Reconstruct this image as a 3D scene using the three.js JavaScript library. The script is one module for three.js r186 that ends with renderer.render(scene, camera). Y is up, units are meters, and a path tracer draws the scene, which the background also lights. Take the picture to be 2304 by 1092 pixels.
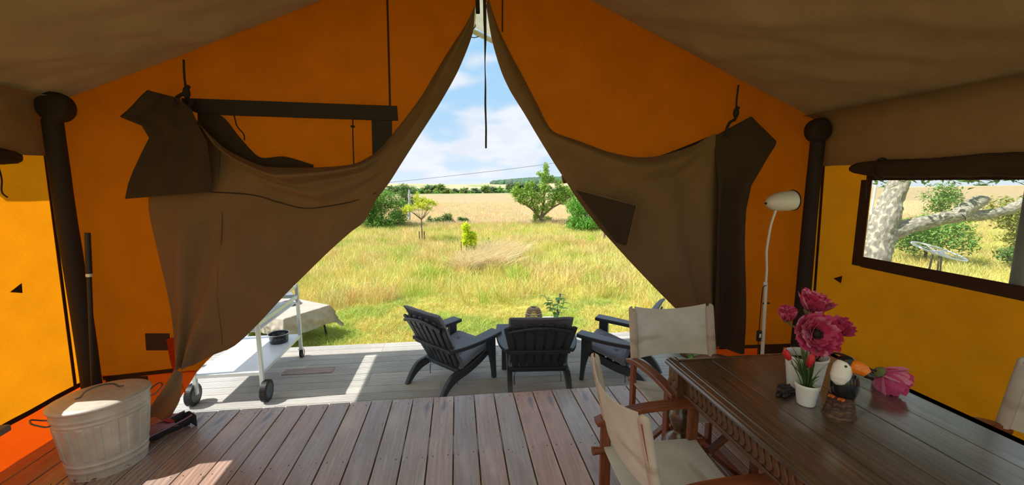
import * as THREE from 'three';
import { RoundedBoxGeometry } from 'three/addons/geometries/RoundedBoxGeometry.js';
import { mergeGeometries, mergeVertices, toCreasedNormals } from 'three/addons/utils/BufferGeometryUtils.js';
import { ImprovedNoise } from 'three/addons/math/ImprovedNoise.js';

// ---------------------------------------------------------------- camera
const scene = new THREE.Scene();
const camera = new THREE.PerspectiveCamera(59.26, 2304 / 1092, 0.05, 3000);
camera.rotation.order = 'YXZ';
camera.position.set(0, 1.6, 0);
camera.rotation.y = THREE.MathUtils.degToRad(-7.29);
camera.rotation.x = THREE.MathUtils.degToRad(-8.07);

const noiseGen = new ImprovedNoise();
const noise = (x, y, z = 0) => noiseGen.noise(x, y, z);
const fbm = (x, y, z = 0, oct = 4) => { let s = 0, a = 0.5; for (let i = 0; i < oct; i++) { s += a * noiseGen.noise(x, y, z + i * 7.3); x *= 2.03; y *= 2.03; z *= 2.03; a *= 0.5; } return s; };
const clamp = (x, a = 0, b = 1) => Math.min(b, Math.max(a, x));
const smooth = (a, b, x) => { const t = clamp((x - a) / (b - a)); return t * t * (3 - 2 * t); };
const lerp = (a, b, t) => a + (b - a) * t;
function rng(seed) { let s = seed >>> 0; return () => { s = (s + 0x6d2b79f5) | 0; let t = Math.imul(s ^ (s >>> 15), 1 | s); t = (t + Math.imul(t ^ (t >>> 7), 61 | t)) ^ t; return ((t ^ (t >>> 14)) >>> 0) / 4294967296; }; }

// ---------------------------------------------------------------- sky: blue summer air with soft cumulus, computed for every direction
{
  const W = 1536, H = 768, data = new Float32Array(W * H * 4);
  for (let r = 0; r < H; r++) {
    const el = ((r + 0.5) / H - 0.5) * Math.PI, y = Math.sin(el), ce = Math.cos(el);
    for (let c = 0; c < W; c++) {
      const az = ((c + 0.5) / W - 0.5) * 2 * Math.PI, x = Math.cos(az) * ce, z = Math.sin(az) * ce;
      const up = Math.max(y, 0), k = 1 / (up + 0.16);
      const px = x * k * 1.15, pz = z * k * 1.15;
      const hz = Math.exp(-up * 7);
      let R = lerp(0.30, 0.72, hz), G = lerp(0.60, 0.85, hz), B = lerp(0.90, 0.98, hz);
      const big = fbm(px * 1.1 + 3.7, pz * 1.1 + 1.2, 0.5, 5), puff = fbm(x * 9 + 2, y * 20 + 5, z * 9, 4);
      const d = big * 1.0 + puff * 0.55 + 0.14;
      const m = smooth(-0.06, 0.3, d) * 0.95;
      const body = 0.86 + 0.1 * smooth(0.05, 0.5, d) - 0.1 * smooth(0.3, 0.8, d + puff);
      R = lerp(R, body * 0.92, m); G = lerp(G, body * 0.97, m); B = lerp(B, body * 1.05, m);
      const i = (r * W + c) * 4; data[i] = R; data[i + 1] = G; data[i + 2] = B; data[i + 3] = 1;
    }
  }
  const sky = new THREE.DataTexture(data, W, H, THREE.RGBAFormat, THREE.FloatType);
  sky.mapping = THREE.EquirectangularReflectionMapping; sky.magFilter = sky.minFilter = THREE.LinearFilter; sky.needsUpdate = true;
  scene.background = sky;
  scene.backgroundIntensity = scene.environmentIntensity = 0.68;
}
// ---------------------------------------------------------------- sun: from the left, 51 degrees high
const sun = new THREE.DirectionalLight(new THREE.Color().setRGB(1, 0.94, 0.86), 4.9);
sun.name = 'sun';
sun.position.set(-0.81 * 40, 1 * 40, 0.05 * 40 - 3); sun.target.position.set(0, 0, -3);
sun.shadow.mapSize.set(4096, 4096);
Object.assign(sun.shadow.camera, { left: -25, right: 25, top: 25, bottom: -25, near: 1, far: 120 });
scene.add(sun, sun.target);

const renderer = new THREE.WebGLRenderer({ antialias: true });
renderer.toneMapping = THREE.LinearToneMapping;
renderer.toneMappingExposure = 1.55;
renderer.shadowMap.enabled = true; renderer.shadowMap.type = THREE.PCFSoftShadowMap;

// ---------------------------------------------------------------- helpers
const V = (x, y, z) => new THREE.Vector3(x, y, z);
const counts = {};
function numbered(name) { const n = counts[name] ?? 0; counts[name] = n + 1; return n ? name + '_' + String(n).padStart(3, '0') : name; }
function clean(g) {
  g = g.index ? g.toNonIndexed() : g;
  for (const k of Object.keys(g.attributes)) if (!['position', 'normal', 'uv'].includes(k)) g.deleteAttribute(k);
  if (!g.attributes.normal) g.computeVertexNormals();
  if (!g.attributes.uv) g.setAttribute('uv', new THREE.BufferAttribute(new Float32Array(g.attributes.position.count * 2), 2));
  return g;
}
const merge = (list) => list.length === 1 ? clean(list[0]) : mergeGeometries(list.map(clean));
// uv in metres by box projection; u runs along the axis `along`
function uvBox(g, along = 'x', du = 0, dv = 0) {
  g = clean(g);
  const p = g.attributes.position, n = g.attributes.normal, uv = new Float32Array(p.count * 2), a = 'xyz'.indexOf(along), b = (a + 1) % 3, c = (a + 2) % 3;
  const P = [p.array], get = (i, k) => p.array[i * 3 + k];
  for (let t = 0; t < p.count; t += 3) {
    const m = [0, 1, 2].map((k) => Math.abs(n.array[t * 3 + k] + n.array[t * 3 + 3 + k] + n.array[t * 3 + 6 + k]));
    const end = m[a] > m[b] && m[a] > m[c], other = m[b] > m[c] ? c : b;
    for (let i = t; i < t + 3; i++) {
      uv[i * 2] = end ? get(i, b) * 0.3 + du : get(i, a) + du;
      uv[i * 2 + 1] = (end ? get(i, c) : get(i, other)) + (other === b ? 0.37 : 0) + dv;
    }
  }
  g.setAttribute('uv', new THREE.BufferAttribute(uv, 2));
  return g;
}
function box(w, h, d, x = 0, y = 0, z = 0, r = 0.003, rot = null) {
  const g = r > 0 ? new RoundedBoxGeometry(w, h, d, 1, Math.min(r, w / 2.01, h / 2.01, d / 2.01)) : new THREE.BoxGeometry(w, h, d);
  if (rot) g.applyMatrix4(new THREE.Matrix4().makeRotationFromEuler(new THREE.Euler(...rot)));
  return g.translate(x, y, z);
}
// a rectangular bar from p to q, width w across, thickness h towards `up`
function bar(p, q, w, h, up = V(0, 1, 0), r = 0.003) {
  const d = q.clone().sub(p), L = d.length(), zAx = d.normalize(), xAx = up.clone().cross(zAx).normalize(), yAx = zAx.clone().cross(xAx);
  let g = new RoundedBoxGeometry(w, h, L, 1, Math.min(r, w / 2.01, h / 2.01));
  g = uvBox(g, 'z', p.x * 1.7 + p.z, p.y * 1.3 + q.x);
  return g.applyMatrix4(new THREE.Matrix4().makeBasis(xAx, yAx, zAx).setPosition(p.clone().add(q).multiplyScalar(0.5)));
}
function rod(p, q, r0, r1 = r0, seg = 10, caps = true) {
  const d = q.clone().sub(p), L = d.length();
  const g = new THREE.CylinderGeometry(r1, r0, L, seg, 1, !caps);
  return g.applyQuaternion(new THREE.Quaternion().setFromUnitVectors(V(0, 1, 0), d.normalize())).translate((p.x + q.x) / 2, (p.y + q.y) / 2, (p.z + q.z) / 2);
}
const tube = (pts, r, n = 24, seg = 7, closed = false) => new THREE.TubeGeometry(new THREE.CatmullRomCurve3(pts.map((p) => p.isVector3 ? p : V(...p)), closed, 'catmullrom', 0.5), n, r, seg, closed);
const lathe = (prof, seg = 32) => new THREE.LatheGeometry(prof.map(([r, y]) => new THREE.Vector2(Math.max(r, 1e-4), y)), seg);
const ball = (r, x, y, z, sx = 1, sy = 1, sz = 1, w = 16, h = 12) => new THREE.SphereGeometry(r, w, h).scale(sx, sy, sz).translate(x, y, z);
// tapered tube through points [x, y, z, radius]
function taper(pts, n = 24, seg = 10, bump = 0, seed = 0) {
  const cv = new THREE.CatmullRomCurve3(pts.map((p) => V(p[0], p[1], p[2]))), rad = pts.map((p) => p[3]);
  const fr = cv.computeFrenetFrames(n, false), pos = [], uv = [], idx = [];
  for (let i = 0; i <= n; i++) {
    const t = i / n, f = t * (pts.length - 1), k = Math.min(pts.length - 2, Math.floor(f)), c = cv.getPoint(t), r = lerp(rad[k], rad[k + 1], f - k);
    for (let j = 0; j <= seg; j++) {
      const a = (j % seg) / seg * Math.PI * 2, q = fr.normals[i].clone().multiplyScalar(Math.cos(a)).addScaledVector(fr.binormals[i], Math.sin(a));
      const rr = r * (1 + bump * (fbm(c.x * 9 + q.x * 1.6 + seed, c.y * 9 + q.y * 1.6, c.z * 9 + q.z * 1.6, 3)));
      pos.push(c.x + q.x * rr, c.y + q.y * rr, c.z + q.z * rr); uv.push(t * 2, j / seg);
    }
  }
  for (let i = 0; i < n; i++) for (let j = 0; j < seg; j++) { const a = i * (seg + 1) + j, b = a + seg + 1; idx.push(a, a + 1, b, a + 1, b + 1, b); }
  const g = new THREE.BufferGeometry();
  g.setAttribute('position', new THREE.Float32BufferAttribute(pos, 3)); g.setAttribute('uv', new THREE.Float32BufferAttribute(uv, 2)); g.setIndex(idx); g.computeVertexNormals();
  return g;
}
// a grid surface P(u, v) -> Vector3; uv = U(u, v, p)
function surf(P, nu, nv, U = (u, v, p) => [p.x, p.y], skip = null) {
  const pos = [], uv = [], idx = [];
  for (let i = 0; i <= nu; i++) for (let j = 0; j <= nv; j++) { const p = P(i / nu, j / nv, i, j); pos.push(p.x, p.y, p.z); uv.push(...U(i / nu, j / nv, p)); }
  for (let i = 0; i < nu; i++) for (let j = 0; j < nv; j++) { if (skip && skip(i, j)) continue; const a = i * (nv + 1) + j, b = a + nv + 1; idx.push(a, a + 1, b, a + 1, b + 1, b); }
  const g = new THREE.BufferGeometry();
  g.setAttribute('position', new THREE.Float32BufferAttribute(pos, 3)); g.setAttribute('uv', new THREE.Float32BufferAttribute(uv, 2)); g.setIndex(idx); g.computeVertexNormals();
  return g;
}
// the same surface as a closed shell of thickness t
function shell(P, nu, nv, t, U) {
  const a = surf(P, nu, nv, U), n = a.attributes.normal, p = a.attributes.position, b = a.clone(), q = b.attributes.position;
  for (let i = 0; i < p.count; i++) for (const k of [0, 1, 2]) { const o = n.array[i * 3 + k] * t / 2; p.array[i * 3 + k] += o; q.array[i * 3 + k] -= o; }
  b.index.array.reverse(); b.computeVertexNormals();
  const rim = [], ring = [];
  for (let i = 0; i <= nu; i++) ring.push(i * (nv + 1));
  for (let j = 1; j <= nv; j++) ring.push(nu * (nv + 1) + j);
  for (let i = nu - 1; i >= 0; i--) ring.push(i * (nv + 1) + nv);
  for (let j = nv - 1; j > 0; j--) ring.push(j);
  const pos = [], g = new THREE.BufferGeometry(), at = (arr, i) => [arr[i * 3], arr[i * 3 + 1], arr[i * 3 + 2]];
  for (let k = 0; k < ring.length; k++) { const i = ring[k], j = ring[(k + 1) % ring.length]; pos.push(...at(p.array, i), ...at(q.array, i), ...at(p.array, j), ...at(p.array, j), ...at(q.array, i), ...at(q.array, j)); }
  g.setAttribute('position', new THREE.Float32BufferAttribute(pos, 3)); g.computeVertexNormals();
  return merge([a, b, g]);
}
// the same without smoothing, for pieces with sharp corners
function lineAt(c) { return (t) => { let k = 0; while (k < c.length - 2 && t > c[k + 1][0]) k++; const s = clamp((t - c[k][0]) / (c[k + 1][0] - c[k][0])); return V(...[1, 2, 3].map((d) => lerp(c[k][d], c[k + 1][d], s))); }; }
// control points [t, x, y, z] -> smooth curve at t
function curveAt(c) {
  return (t) => {
    let k = 0; while (k < c.length - 2 && t > c[k + 1][0]) k++;
    const p1 = c[k], p2 = c[k + 1], p0 = c[Math.max(0, k - 1)], p3 = c[Math.min(c.length - 1, k + 2)], h = p2[0] - p1[0], s = clamp((t - p1[0]) / h), o = [];
    for (let d = 1; d < 4; d++) {
      const m1 = (p2[d] - p0[d]) / (p2[0] - p0[0] || 1) * h * 0.8, m2 = (p3[d] - p1[d]) / (p3[0] - p1[0] || 1) * h * 0.8;
      o.push((2 * s ** 3 - 3 * s * s + 1) * p1[d] + (s ** 3 - 2 * s * s + s) * m1 + (3 * s * s - 2 * s ** 3) * p2[d] + (s ** 3 - s * s) * m2);
    }
    return V(...o);
  };
}
function extrude(pts, depth, bevel = 0.003, curveSegments = 8) {
  const s = pts instanceof THREE.Shape ? pts : new THREE.Shape(pts.map(([x, y]) => new THREE.Vector2(x, y)));
  return new THREE.ExtrudeGeometry(s, { depth: depth - 2 * bevel, bevelEnabled: bevel > 0, bevelThickness: bevel, bevelSize: bevel, bevelOffset: -bevel, bevelSegments: 1, curveSegments }).translate(0, 0, bevel);
}
function thing(name, label, category, pos = [0, 0, 0], turn = 0, group = null, kind = null) {
  const o = new THREE.Group(); o.name = numbered(name); o.position.set(...pos); o.rotation.y = turn;
  o.userData = { label, category }; if (group) o.userData.group = group; if (kind) o.userData.kind = kind;
  scene.add(o); return o;
}
function part(parent, name, geos, mat, label = null, kind = null) {
  const m = new THREE.Mesh(geos.isBufferGeometry ? geos : merge(geos), mat); m.name = name;
  if (label) m.userData.label = label; if (kind) m.userData.kind = kind;
  parent.add(m); return m;
}
function single(name, geos, mat, label, category, group = null, kind = null) {
  const m = part(scene, numbered(name), geos, mat); m.userData = { label, category }; if (group) m.userData.group = group; if (kind) m.userData.kind = kind; return m;
}
function struct(name, geos, mat) {
  const m = geos ? new THREE.Mesh(geos.isBufferGeometry ? geos : merge(geos), mat) : new THREE.Group(); m.name = numbered(name); m.userData.kind = 'structure'; scene.add(m); return m;
}
function copy(o, pos, turn, label) { const c = o.clone(); c.name = numbered(o.name.replace(/_\d{3}$/, '')); c.userData = { ...o.userData }; if (label) c.userData.label = label; if (pos) c.position.set(...pos); if (turn !== undefined && turn !== null) c.rotation.set(0, turn, 0); scene.add(c); return c; }

// ---------------------------------------------------------------- textures and materials
function tex(w, h, sx, sy, fn, srgb = true) {       // sx, sy: metres that the texture covers
  const d = new Uint8Array(w * h * 4), o = [0, 0, 0];
  for (let y = 0; y < h; y++) for (let x = 0; x < w; x++) { fn((x + 0.5) / w * sx, (y + 0.5) / h * sy, o); const i = (y * w + x) * 4; for (let c = 0; c < 3; c++) d[i + c] = clamp(o[c], 0, 255); d[i + 3] = 255; }
  const t = new THREE.DataTexture(d, w, h, THREE.RGBAFormat); t.wrapS = t.wrapT = THREE.MirroredRepeatWrapping; t.magFilter = THREE.LinearFilter; t.minFilter = THREE.LinearMipmapLinearFilter; t.generateMipmaps = true; t.repeat.set(1 / sx, 1 / sy);
  if (srgb) t.colorSpace = THREE.SRGBColorSpace; t.needsUpdate = true; return t;
}
const mix3 = (o, a, b, t) => { for (let c = 0; c < 3; c++) o[c] = a[c] + (b[c] - a[c]) * t; };
const std = (o) => new THREE.MeshStandardMaterial({ side: THREE.DoubleSide, ...o });
const phy = (o) => new THREE.MeshPhysicalMaterial({ side: THREE.DoubleSide, ...o });
const hex = (c) => new THREE.Color(c);

// worn, dark stained floor boards: grain along u, worn grey and bare orange patches
const floorTex = tex(2048, 512, 4, 1, (x, y, o) => {
  const g = fbm(x * 2.2, y * 70, 1, 4), knot = fbm(x * 3, y * 9, 5, 2), wear = fbm(x * 2.2, y * 5, 9, 4), fine = noise(x * 30, y * 420, 2), org = fbm(x * 1.1 + 7, y * 2.6, 14, 3), ring = Math.sin(y * 230 + fbm(x * 1.5, y * 8, 3, 3) * 26);
  mix3(o, [132, 112, 103], [172, 150, 138], clamp(0.5 + g * 1.1 + ring * 0.14 + fine * 0.16));
  mix3(o, o.slice(), [194, 180, 172], smooth(0.06, 0.34, wear) * 0.55);
  mix3(o, o.slice(), [166, 96, 50], smooth(0.12, 0.36, org) * 0.6);
  mix3(o, o.slice(), [36, 25, 20], smooth(0.3, 0.55, knot) * 0.6 + (noise(x * 14, y * 60, 31) > 0.62 ? 0.5 : 0));
});
const floorRough = tex(512, 256, 4, 1, (x, y, o) => { const v = 78 + fbm(x * 2.5, y * 9, 4, 4) * 90 + noise(x * 5, y * 150, 8) * 22; o[0] = o[1] = o[2] = v; }, false);
const M = {};
M.floor = phy({ ior: 1.75, map: floorTex, roughnessMap: floorRough, roughness: 1, bumpMap: floorTex, bumpScale: 0.0015 });
const deckTex = tex(2048, 256, 6, 1, (x, y, o) => {
  const g = fbm(x * 2, y * 60, 3, 4), w = fbm(x * 1.4, y * 3, 8, 3);
  mix3(o, [174, 173, 170], [222, 220, 215], clamp(0.5 + g * 1.2 + w * 0.5));
  mix3(o, o.slice(), [190, 160, 136], smooth(0.2, 0.45, fbm(x * 1.5 + 9, y * 4, 2, 3)) * 0.5);
});
M.deck = std({ map: deckTex, roughness: 0.85 });
M.darkBoard = std({ map: floorTex, roughness: 0.7 });
// canvas: faint weave and blotches
const canvasTex = tex(512, 512, 1.2, 1.2, (x, y, o) => {
  const weave = (Math.sin(x * 900) * Math.sin(y * 900)) * 5 + noise(x * 260, y * 60, 1) * 8 + noise(x * 60, y * 260, 5) * 8, b = fbm(x * 5, y * 5, 3, 4) * 22;
  o[0] = o[1] = o[2] = 232 + weave + b;
});
const canvasBump = tex(512, 512, 0.3, 0.3, (x, y, o) => { o[0] = o[1] = o[2] = 128 + Math.sin(x * 2400) * 40 + Math.sin(y * 2400) * 40 + noise(x * 300, y * 300) * 40; }, false);
M.wall = phy({ color: new THREE.Color().setRGB(0.65, 0.226, 0.004), map: canvasTex, roughness: 1, transmission: 0.72, thickness: 0, specularIntensity: 0.15 });
M.wallFrontShaded = phy({ color: new THREE.Color().setRGB(0.54, 0.13, 0.002), map: canvasTex, roughness: 1, transmission: 0.55, thickness: 0, specularIntensity: 0.15 });  // shaded copy of the wall canvas; porch shade put into the colour
M.skirt = phy({ color: new THREE.Color().setRGB(0.64, 0.075, 0.003), map: canvasTex, roughness: 1, transmission: 0.72, thickness: 0, specularIntensity: 0.15 });
M.hem = std({ color: new THREE.Color().setRGB(0.06, 0.022, 0.008), map: canvasTex, roughness: 0.95 });
M.roof = phy({ color: new THREE.Color().setRGB(0.40, 0.27, 0.14), map: canvasTex, roughness: 1, transmission: 0.12, thickness: 0, specularIntensity: 0.1 });
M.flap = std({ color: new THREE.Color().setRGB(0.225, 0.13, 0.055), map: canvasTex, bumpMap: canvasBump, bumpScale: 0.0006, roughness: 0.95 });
M.flapDark = std({ color: new THREE.Color().setRGB(0.055, 0.03, 0.015), map: canvasTex, roughness: 0.95 });  // darker canvas; on the flap folds it paints in their shade
M.tail = phy({ color: new THREE.Color().setRGB(0.40, 0.29, 0.17), map: canvasTex, roughness: 0.95, transmission: 0.3, thickness: 0 });  // lit copy of the flap canvas; light falling on it is in the colour
M.seam = std({ color: new THREE.Color().setRGB(0.12, 0.07, 0.03), roughness: 0.95 });
M.fly = phy({ color: new THREE.Color().setRGB(0.80, 0.79, 0.62), map: canvasTex, roughness: 1, transmission: 0.4, thickness: 0, specularIntensity: 0.2 });
M.flyOuter = std({ color: new THREE.Color().setRGB(0.62, 0.60, 0.42), roughness: 0.9 });
M.post = std({ color: new THREE.Color().setRGB(0.022, 0.014, 0.01), roughness: 0.8 });
M.rope = std({ color: new THREE.Color().setRGB(0.022, 0.018, 0.016), roughness: 0.9 });
M.black = std({ color: new THREE.Color().setRGB(0.012, 0.012, 0.013), roughness: 0.5 });
M.whitePaint = std({ color: new THREE.Color().setRGB(0.78, 0.77, 0.73), roughness: 0.35 });
M.alu = std({ color: new THREE.Color().setRGB(0.80, 0.82, 0.84), roughness: 0.3, metalness: 0.35 });
M.steel = std({ color: new THREE.Color().setRGB(0.55, 0.55, 0.55), roughness: 0.35, metalness: 0.9 });
M.wire = std({ color: new THREE.Color().setRGB(0.16, 0.15, 0.14), roughness: 0.45, metalness: 0.7 });
M.clear = phy({ color: new THREE.Color().setRGB(0.96, 0.97, 0.95), roughness: 0.2, transmission: 1, thickness: 0, ior: 1.4 });
// ================================================================ structure: the tent, its floor, the deck and the land
const WX0 = -2.56, WX1 = 2.84, WZ0 = -3.1, WZ1 = 2.6, EAVE = 2.06, RIDGE = 3.2, RX = 0.17, DECK = -0.45, GROUND = -0.66;
const roofY = (x) => x < RX ? lerp(EAVE, RIDGE, (x - WX0) / (RX - WX0)) : lerp(RIDGE, EAVE, (x - RX) / (WX1 - RX));
// inner floor: one mesh per board
{
  const R = rng(5), floor = struct('floor', null);
  const geos = [0, 1, 2, 3, 4, 5].map((k) => { let g = box(0.1435, 0.028, 5.62, 0, 0, 0, 0.004); return uvBox(g, 'z', k * 1.37 + 2.81, k * 0.161 + 0.08); });
  const tints = [[1, 1, 1], [0.86, 0.88, 0.92], [1.08, 0.98, 0.92], [0.94, 0.97, 1], [1.12, 1.04, 0.98]].map((c) => { const m = M.floor.clone(); m.color.setRGB(...c); return m; });
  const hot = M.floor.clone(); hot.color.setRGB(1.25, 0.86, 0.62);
  for (let k = -19; k <= 18; k++) {
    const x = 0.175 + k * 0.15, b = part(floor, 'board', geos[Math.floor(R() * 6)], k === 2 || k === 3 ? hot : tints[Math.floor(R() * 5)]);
    b.position.set(x, -0.014 + (R() - 0.5) * 0.002, -0.25 + (R() - 0.5) * 0.006);
  }
  const joist = [], nails = [];
  for (const z of [-3.0, -2.36, -1.7, -1.05, -0.4, 0.4, 1.2, 2.0]) {
    joist.push(box(5.6, 0.12, 0.05, 0.14, -0.09, z, 0));
    if (z < -0.3) for (let k = -17; k <= 17; k++) for (const s of [-0.045, 0.045]) nails.push(new THREE.CylinderGeometry(0.0032, 0.0032, 0.002, 6).translate(0.175 + k * 0.15 + s, 0.0006, z + 0.012 * Math.sin(k * 7 + s * 90)));
  }
  part(floor, 'joist', merge(joist), M.darkBoard);
  part(floor, 'nail_heads', merge(nails), M.black, null, 'stuff');
  part(floor, 'edge_board', uvBox(box(5.5, 0.26, 0.025, 0.14, -0.165, -3.025, 0.003), 'x'), M.darkBoard);
}
// outer deck: grooved weathered boards running across, one mesh per length
{
  const deck = struct('deck', null), R = rng(11), pitch = 0.148;
  const prof = [], n = 10; prof.push([-0.07, -0.025], [0.07, -0.025]);
  for (let i = 0; i < n; i++) { const x = 0.07 - i * 0.014; prof.push([x - 0.0005, 0], [x - 0.0075, 0], [x - 0.0088, -0.008], [x - 0.0132, -0.008]); }
  prof[prof.length - 1] = [-0.07, -0.008];
  const base = extrude(prof, 1, 0);               // length 1 along +z
  const lens = [2.2, 2.95, 3.6, 1.45].map((L, k) => uvBox(base.clone().scale(1, 1, L).rotateY(Math.PI / 2), 'x', k * 1.3, k * 0.21));
  const mats = [[1, 1, 1], [0.9, 0.9, 0.9], [1.06, 1.03, 1], [0.97, 0.93, 0.9]].map((c) => { const m = M.deck.clone(); m.color.setRGB(...c); return m; });
  const patterns = [[0, 1, 0], [1, 0, 0], [2, 2], [3, 1, 1], [1, 2, 3], [0, 0, 1]], L = [2.2, 2.95, 3.6, 1.45];
  for (let r = 0; r < 16; r++) {
    let x = -3.15; const z = -3.12 - r * pitch;
    for (const k of patterns[(r * 5 + 2) % 6]) {
      const b = part(deck, 'board', lens[k], mats[Math.floor(R() * 4)]); b.position.set(x + 0.002, DECK + (R() - 0.5) * 0.002, z); b.scale.x = (L[k] - 0.004) / L[k]; x += L[k];
    }
  }
  const patch = part(deck, 'repair_board', uvBox(box(0.52, 0.012, 0.135, 0, 0, 0, 0.002), 'x', 1.1, 0.4), M.darkBoard, 'dark stained repair board'); patch.position.set(-1.64, DECK + 0.004, -4.66);
  part(deck, 'fascia', uvBox(box(7.3, 0.14, 0.025, 0.5, DECK - 0.09, -5.42, 0.003), 'x'), M.deck);
  part(deck, 'joist', merge([-3, -1.8, -0.6, 0.6, 1.8, 3, 4].map((x) => box(0.05, 0.15, 2.25, x, DECK - 0.105, -4.27, 0))), M.darkBoard);
}
// canvas walls: sheets with slight ripples; the front wall is two leaves either side of the door gap
const ripple = (a, y, s = 0) => 0.012 * noise(a * 2.1 + s, y * 0.6, s) + 0.007 * noise(a * 6 + s, y * 0.8, s + 3) * (1.6 - Math.min(1.3, Math.max(0, y)));
function wallSide(name, x, hole, s) {
  const w = struct(name, null), holes = [hole, [0.25, 2.3, 0.55, 1.95]];  // second hole is an unseen opening added behind the camera for light
  const grid = (marks, step) => { const m = [...new Set(marks)].sort((p, q) => p - q), out = []; for (let i = 0; i < m.length - 1; i++) { const n = Math.max(1, Math.ceil((m[i + 1] - m[i]) / step)); for (let k = 0; k < n; k++) out.push(lerp(m[i], m[i + 1], k / n)); } out.push(m[m.length - 1]); return out; };
  const zs = grid([WZ0, WZ1, ...holes.flatMap((h) => [h[0], h[1]])], 0.13), ys = grid([0.23, EAVE + 0.02, ...holes.flatMap((h) => [h[2], h[3]])], 0.09);
  const inside = (i, j) => holes.some((h) => zs[i] >= h[0] - 1e-6 && zs[i + 1] <= h[1] + 1e-6 && ys[j] >= h[2] - 1e-6 && ys[j + 1] <= h[3] + 1e-6);
  part(w, 'canvas', surf((u, v, i, j) => V(x + ripple(zs[i], ys[j], s), ys[j], zs[i]), zs.length - 1, ys.length - 1, (u, v, p) => [p.z, p.y], inside), M.wall);
  part(w, 'skirt', surf((u, v) => { const y = v * 0.25 - 0.0, z = lerp(WZ0, WZ1, u); return V(x + ripple(z, y, s) + 0.02 * (1 - v) * Math.sign(-x) * (0.4 + noise(z * 3, 2 + s)), y, z); }, 60, 5, (u, v, p) => [p.z, p.y]), M.skirt);
  part(w, 'hem', shell((u, v) => { const z = lerp(WZ0, WZ1, u), y = 0.225 + v * 0.03; return V(x + ripple(z, y, s) - Math.sign(x) * 0.004, y, z); }, 60, 1, 0.003), M.hem);
  return w;
}
const LH = [-2.39, -0.3, 1.05, 1.53], RH = [-2.63, -0.3, 1.075, 1.615];
const wl = wallSide('wall_left', WX0, LH, 2.3), wr = wallSide('wall_right', WX1, RH, 8.1);
const strip = (x, a, b, w) => { // a flat dark strip on a side wall between (z, y) points
  const A = V(x - Math.sign(x) * 0.012, a[1], a[0]), B = V(x - Math.sign(x) * 0.012, b[1], b[0]); return bar(A, B, w, 0.006, V(1, 0, 0), 0.001);
};
part(wl, 'seam', strip(WX0, [-3.03, 0.24], [-3.07, 2.0], 0.02), M.hem);
part(wr, 'seam', strip(WX1, [-2.98, 0.3], [-3.04, 2.0], 0.02), M.hem);
const tri = (x, z, y, s) => extrude([[-0.035, 0], [0.03, -0.022], [0.035, 0.035]], 0.006, 0.001).rotateY(Math.PI / 2 * s).translate(x, y, z);
part(wl, 'corner_patch', tri(WX0 + 0.008, -2.76, 0.975, 1), M.hem, 'small triangular reinforcement patch');
part(wr, 'corner_patch', tri(WX1 - 0.012, -2.8, 0.875, -1), M.hem, 'small triangular reinforcement patch');
function windowOf(name, x, h, s) {
  const t = struct(name, null), [z0, z1, y0, y1] = h, w = 0.075, o = w / 2 - 0.004;
  const pc = (za, ya, zb, yb) => strip(x, [za, ya], [zb, yb], w);
  part(t, 'window_frame', merge([pc(z0 - o, y0 - 2 * o, z0 - o, y1), pc(z1 + o, y0 - 2 * o, z1 + o, y1), pc(z0, y0 - o, z1, y0 - o), pc(z0 - o, y1 + o, z1 + o, y1 + o)]), M.hem);
  return t;
}
const w1 = windowOf('window_1', WX0, LH), w2 = windowOf('window_2', WX1, RH);
windowOf('added_window_3', WX0, [0.25, 2.3, 0.55, 1.95]); windowOf('added_window_4', WX1, [0.25, 2.3, 0.55, 1.95]);  // unseen side openings, added to bring neutral light into the room
part(w2, 'window_pane', surf((u, v) => V(WX1 + 0.004 + 0.006 * noise(u * 4, v * 3), lerp(RH[2] - 0.01, RH[3] + 0.01, v), lerp(RH[0] - 0.01, RH[1] + 0.01, u)), 24, 12), M.clear);
// rolled blinds above the windows
function roll(name, x, y, z0, z1, label) {
  const t = thing(name, label, 'blind'), n = 80, seg = 16, pos = (u, v) => { const z = lerp(z0, z1, u), a = v * Math.PI * 2, e = Math.min(1, Math.min(u, 1 - u) * 9), r = (0.06 + 0.012 * noise(z * 4, 1, a) + 0.008 * noise(z * 15, Math.cos(a) * 2, Math.sin(a) * 2)) * (0.35 + 0.65 * Math.sqrt(e)); return V(x + Math.cos(a) * r * 0.85, y + Math.sin(a) * r + 0.012 * noise(z * 2, 5), z); };
  part(t, 'rolled_canvas', surf(pos, n, seg, (u, v, p) => [p.z, v * 0.3]), M.flapDark);
  for (const z of [z0 + 0.22]) part(t, 'lashing', new THREE.TorusGeometry(0.067, 0.006, 6, 18).scale(0.9, 1, 1).translate(x, y, z), M.rope);
  part(t, 'cord', tube([[x - Math.sign(x) * 0.03, y - 0.05, z0 + 0.16], [x - Math.sign(x) * 0.04, y - 0.12, z0 + 0.165], [x - Math.sign(x) * 0.035, y - 0.19, z0 + 0.17], [x - Math.sign(x) * 0.04, y - 0.22, z0 + 0.15]], 0.004, 12, 5), M.rope);
}
roll('rolled_blind', WX1 - 0.065, 1.688, -2.74, -0.25, 'rolled dark canvas blind above the clear window on the right wall');
roll('rolled_blind', WX0 + 0.05, 1.735, -2.86, -0.25, 'rolled dark canvas blind on the left wall beside the corner post');
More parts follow.
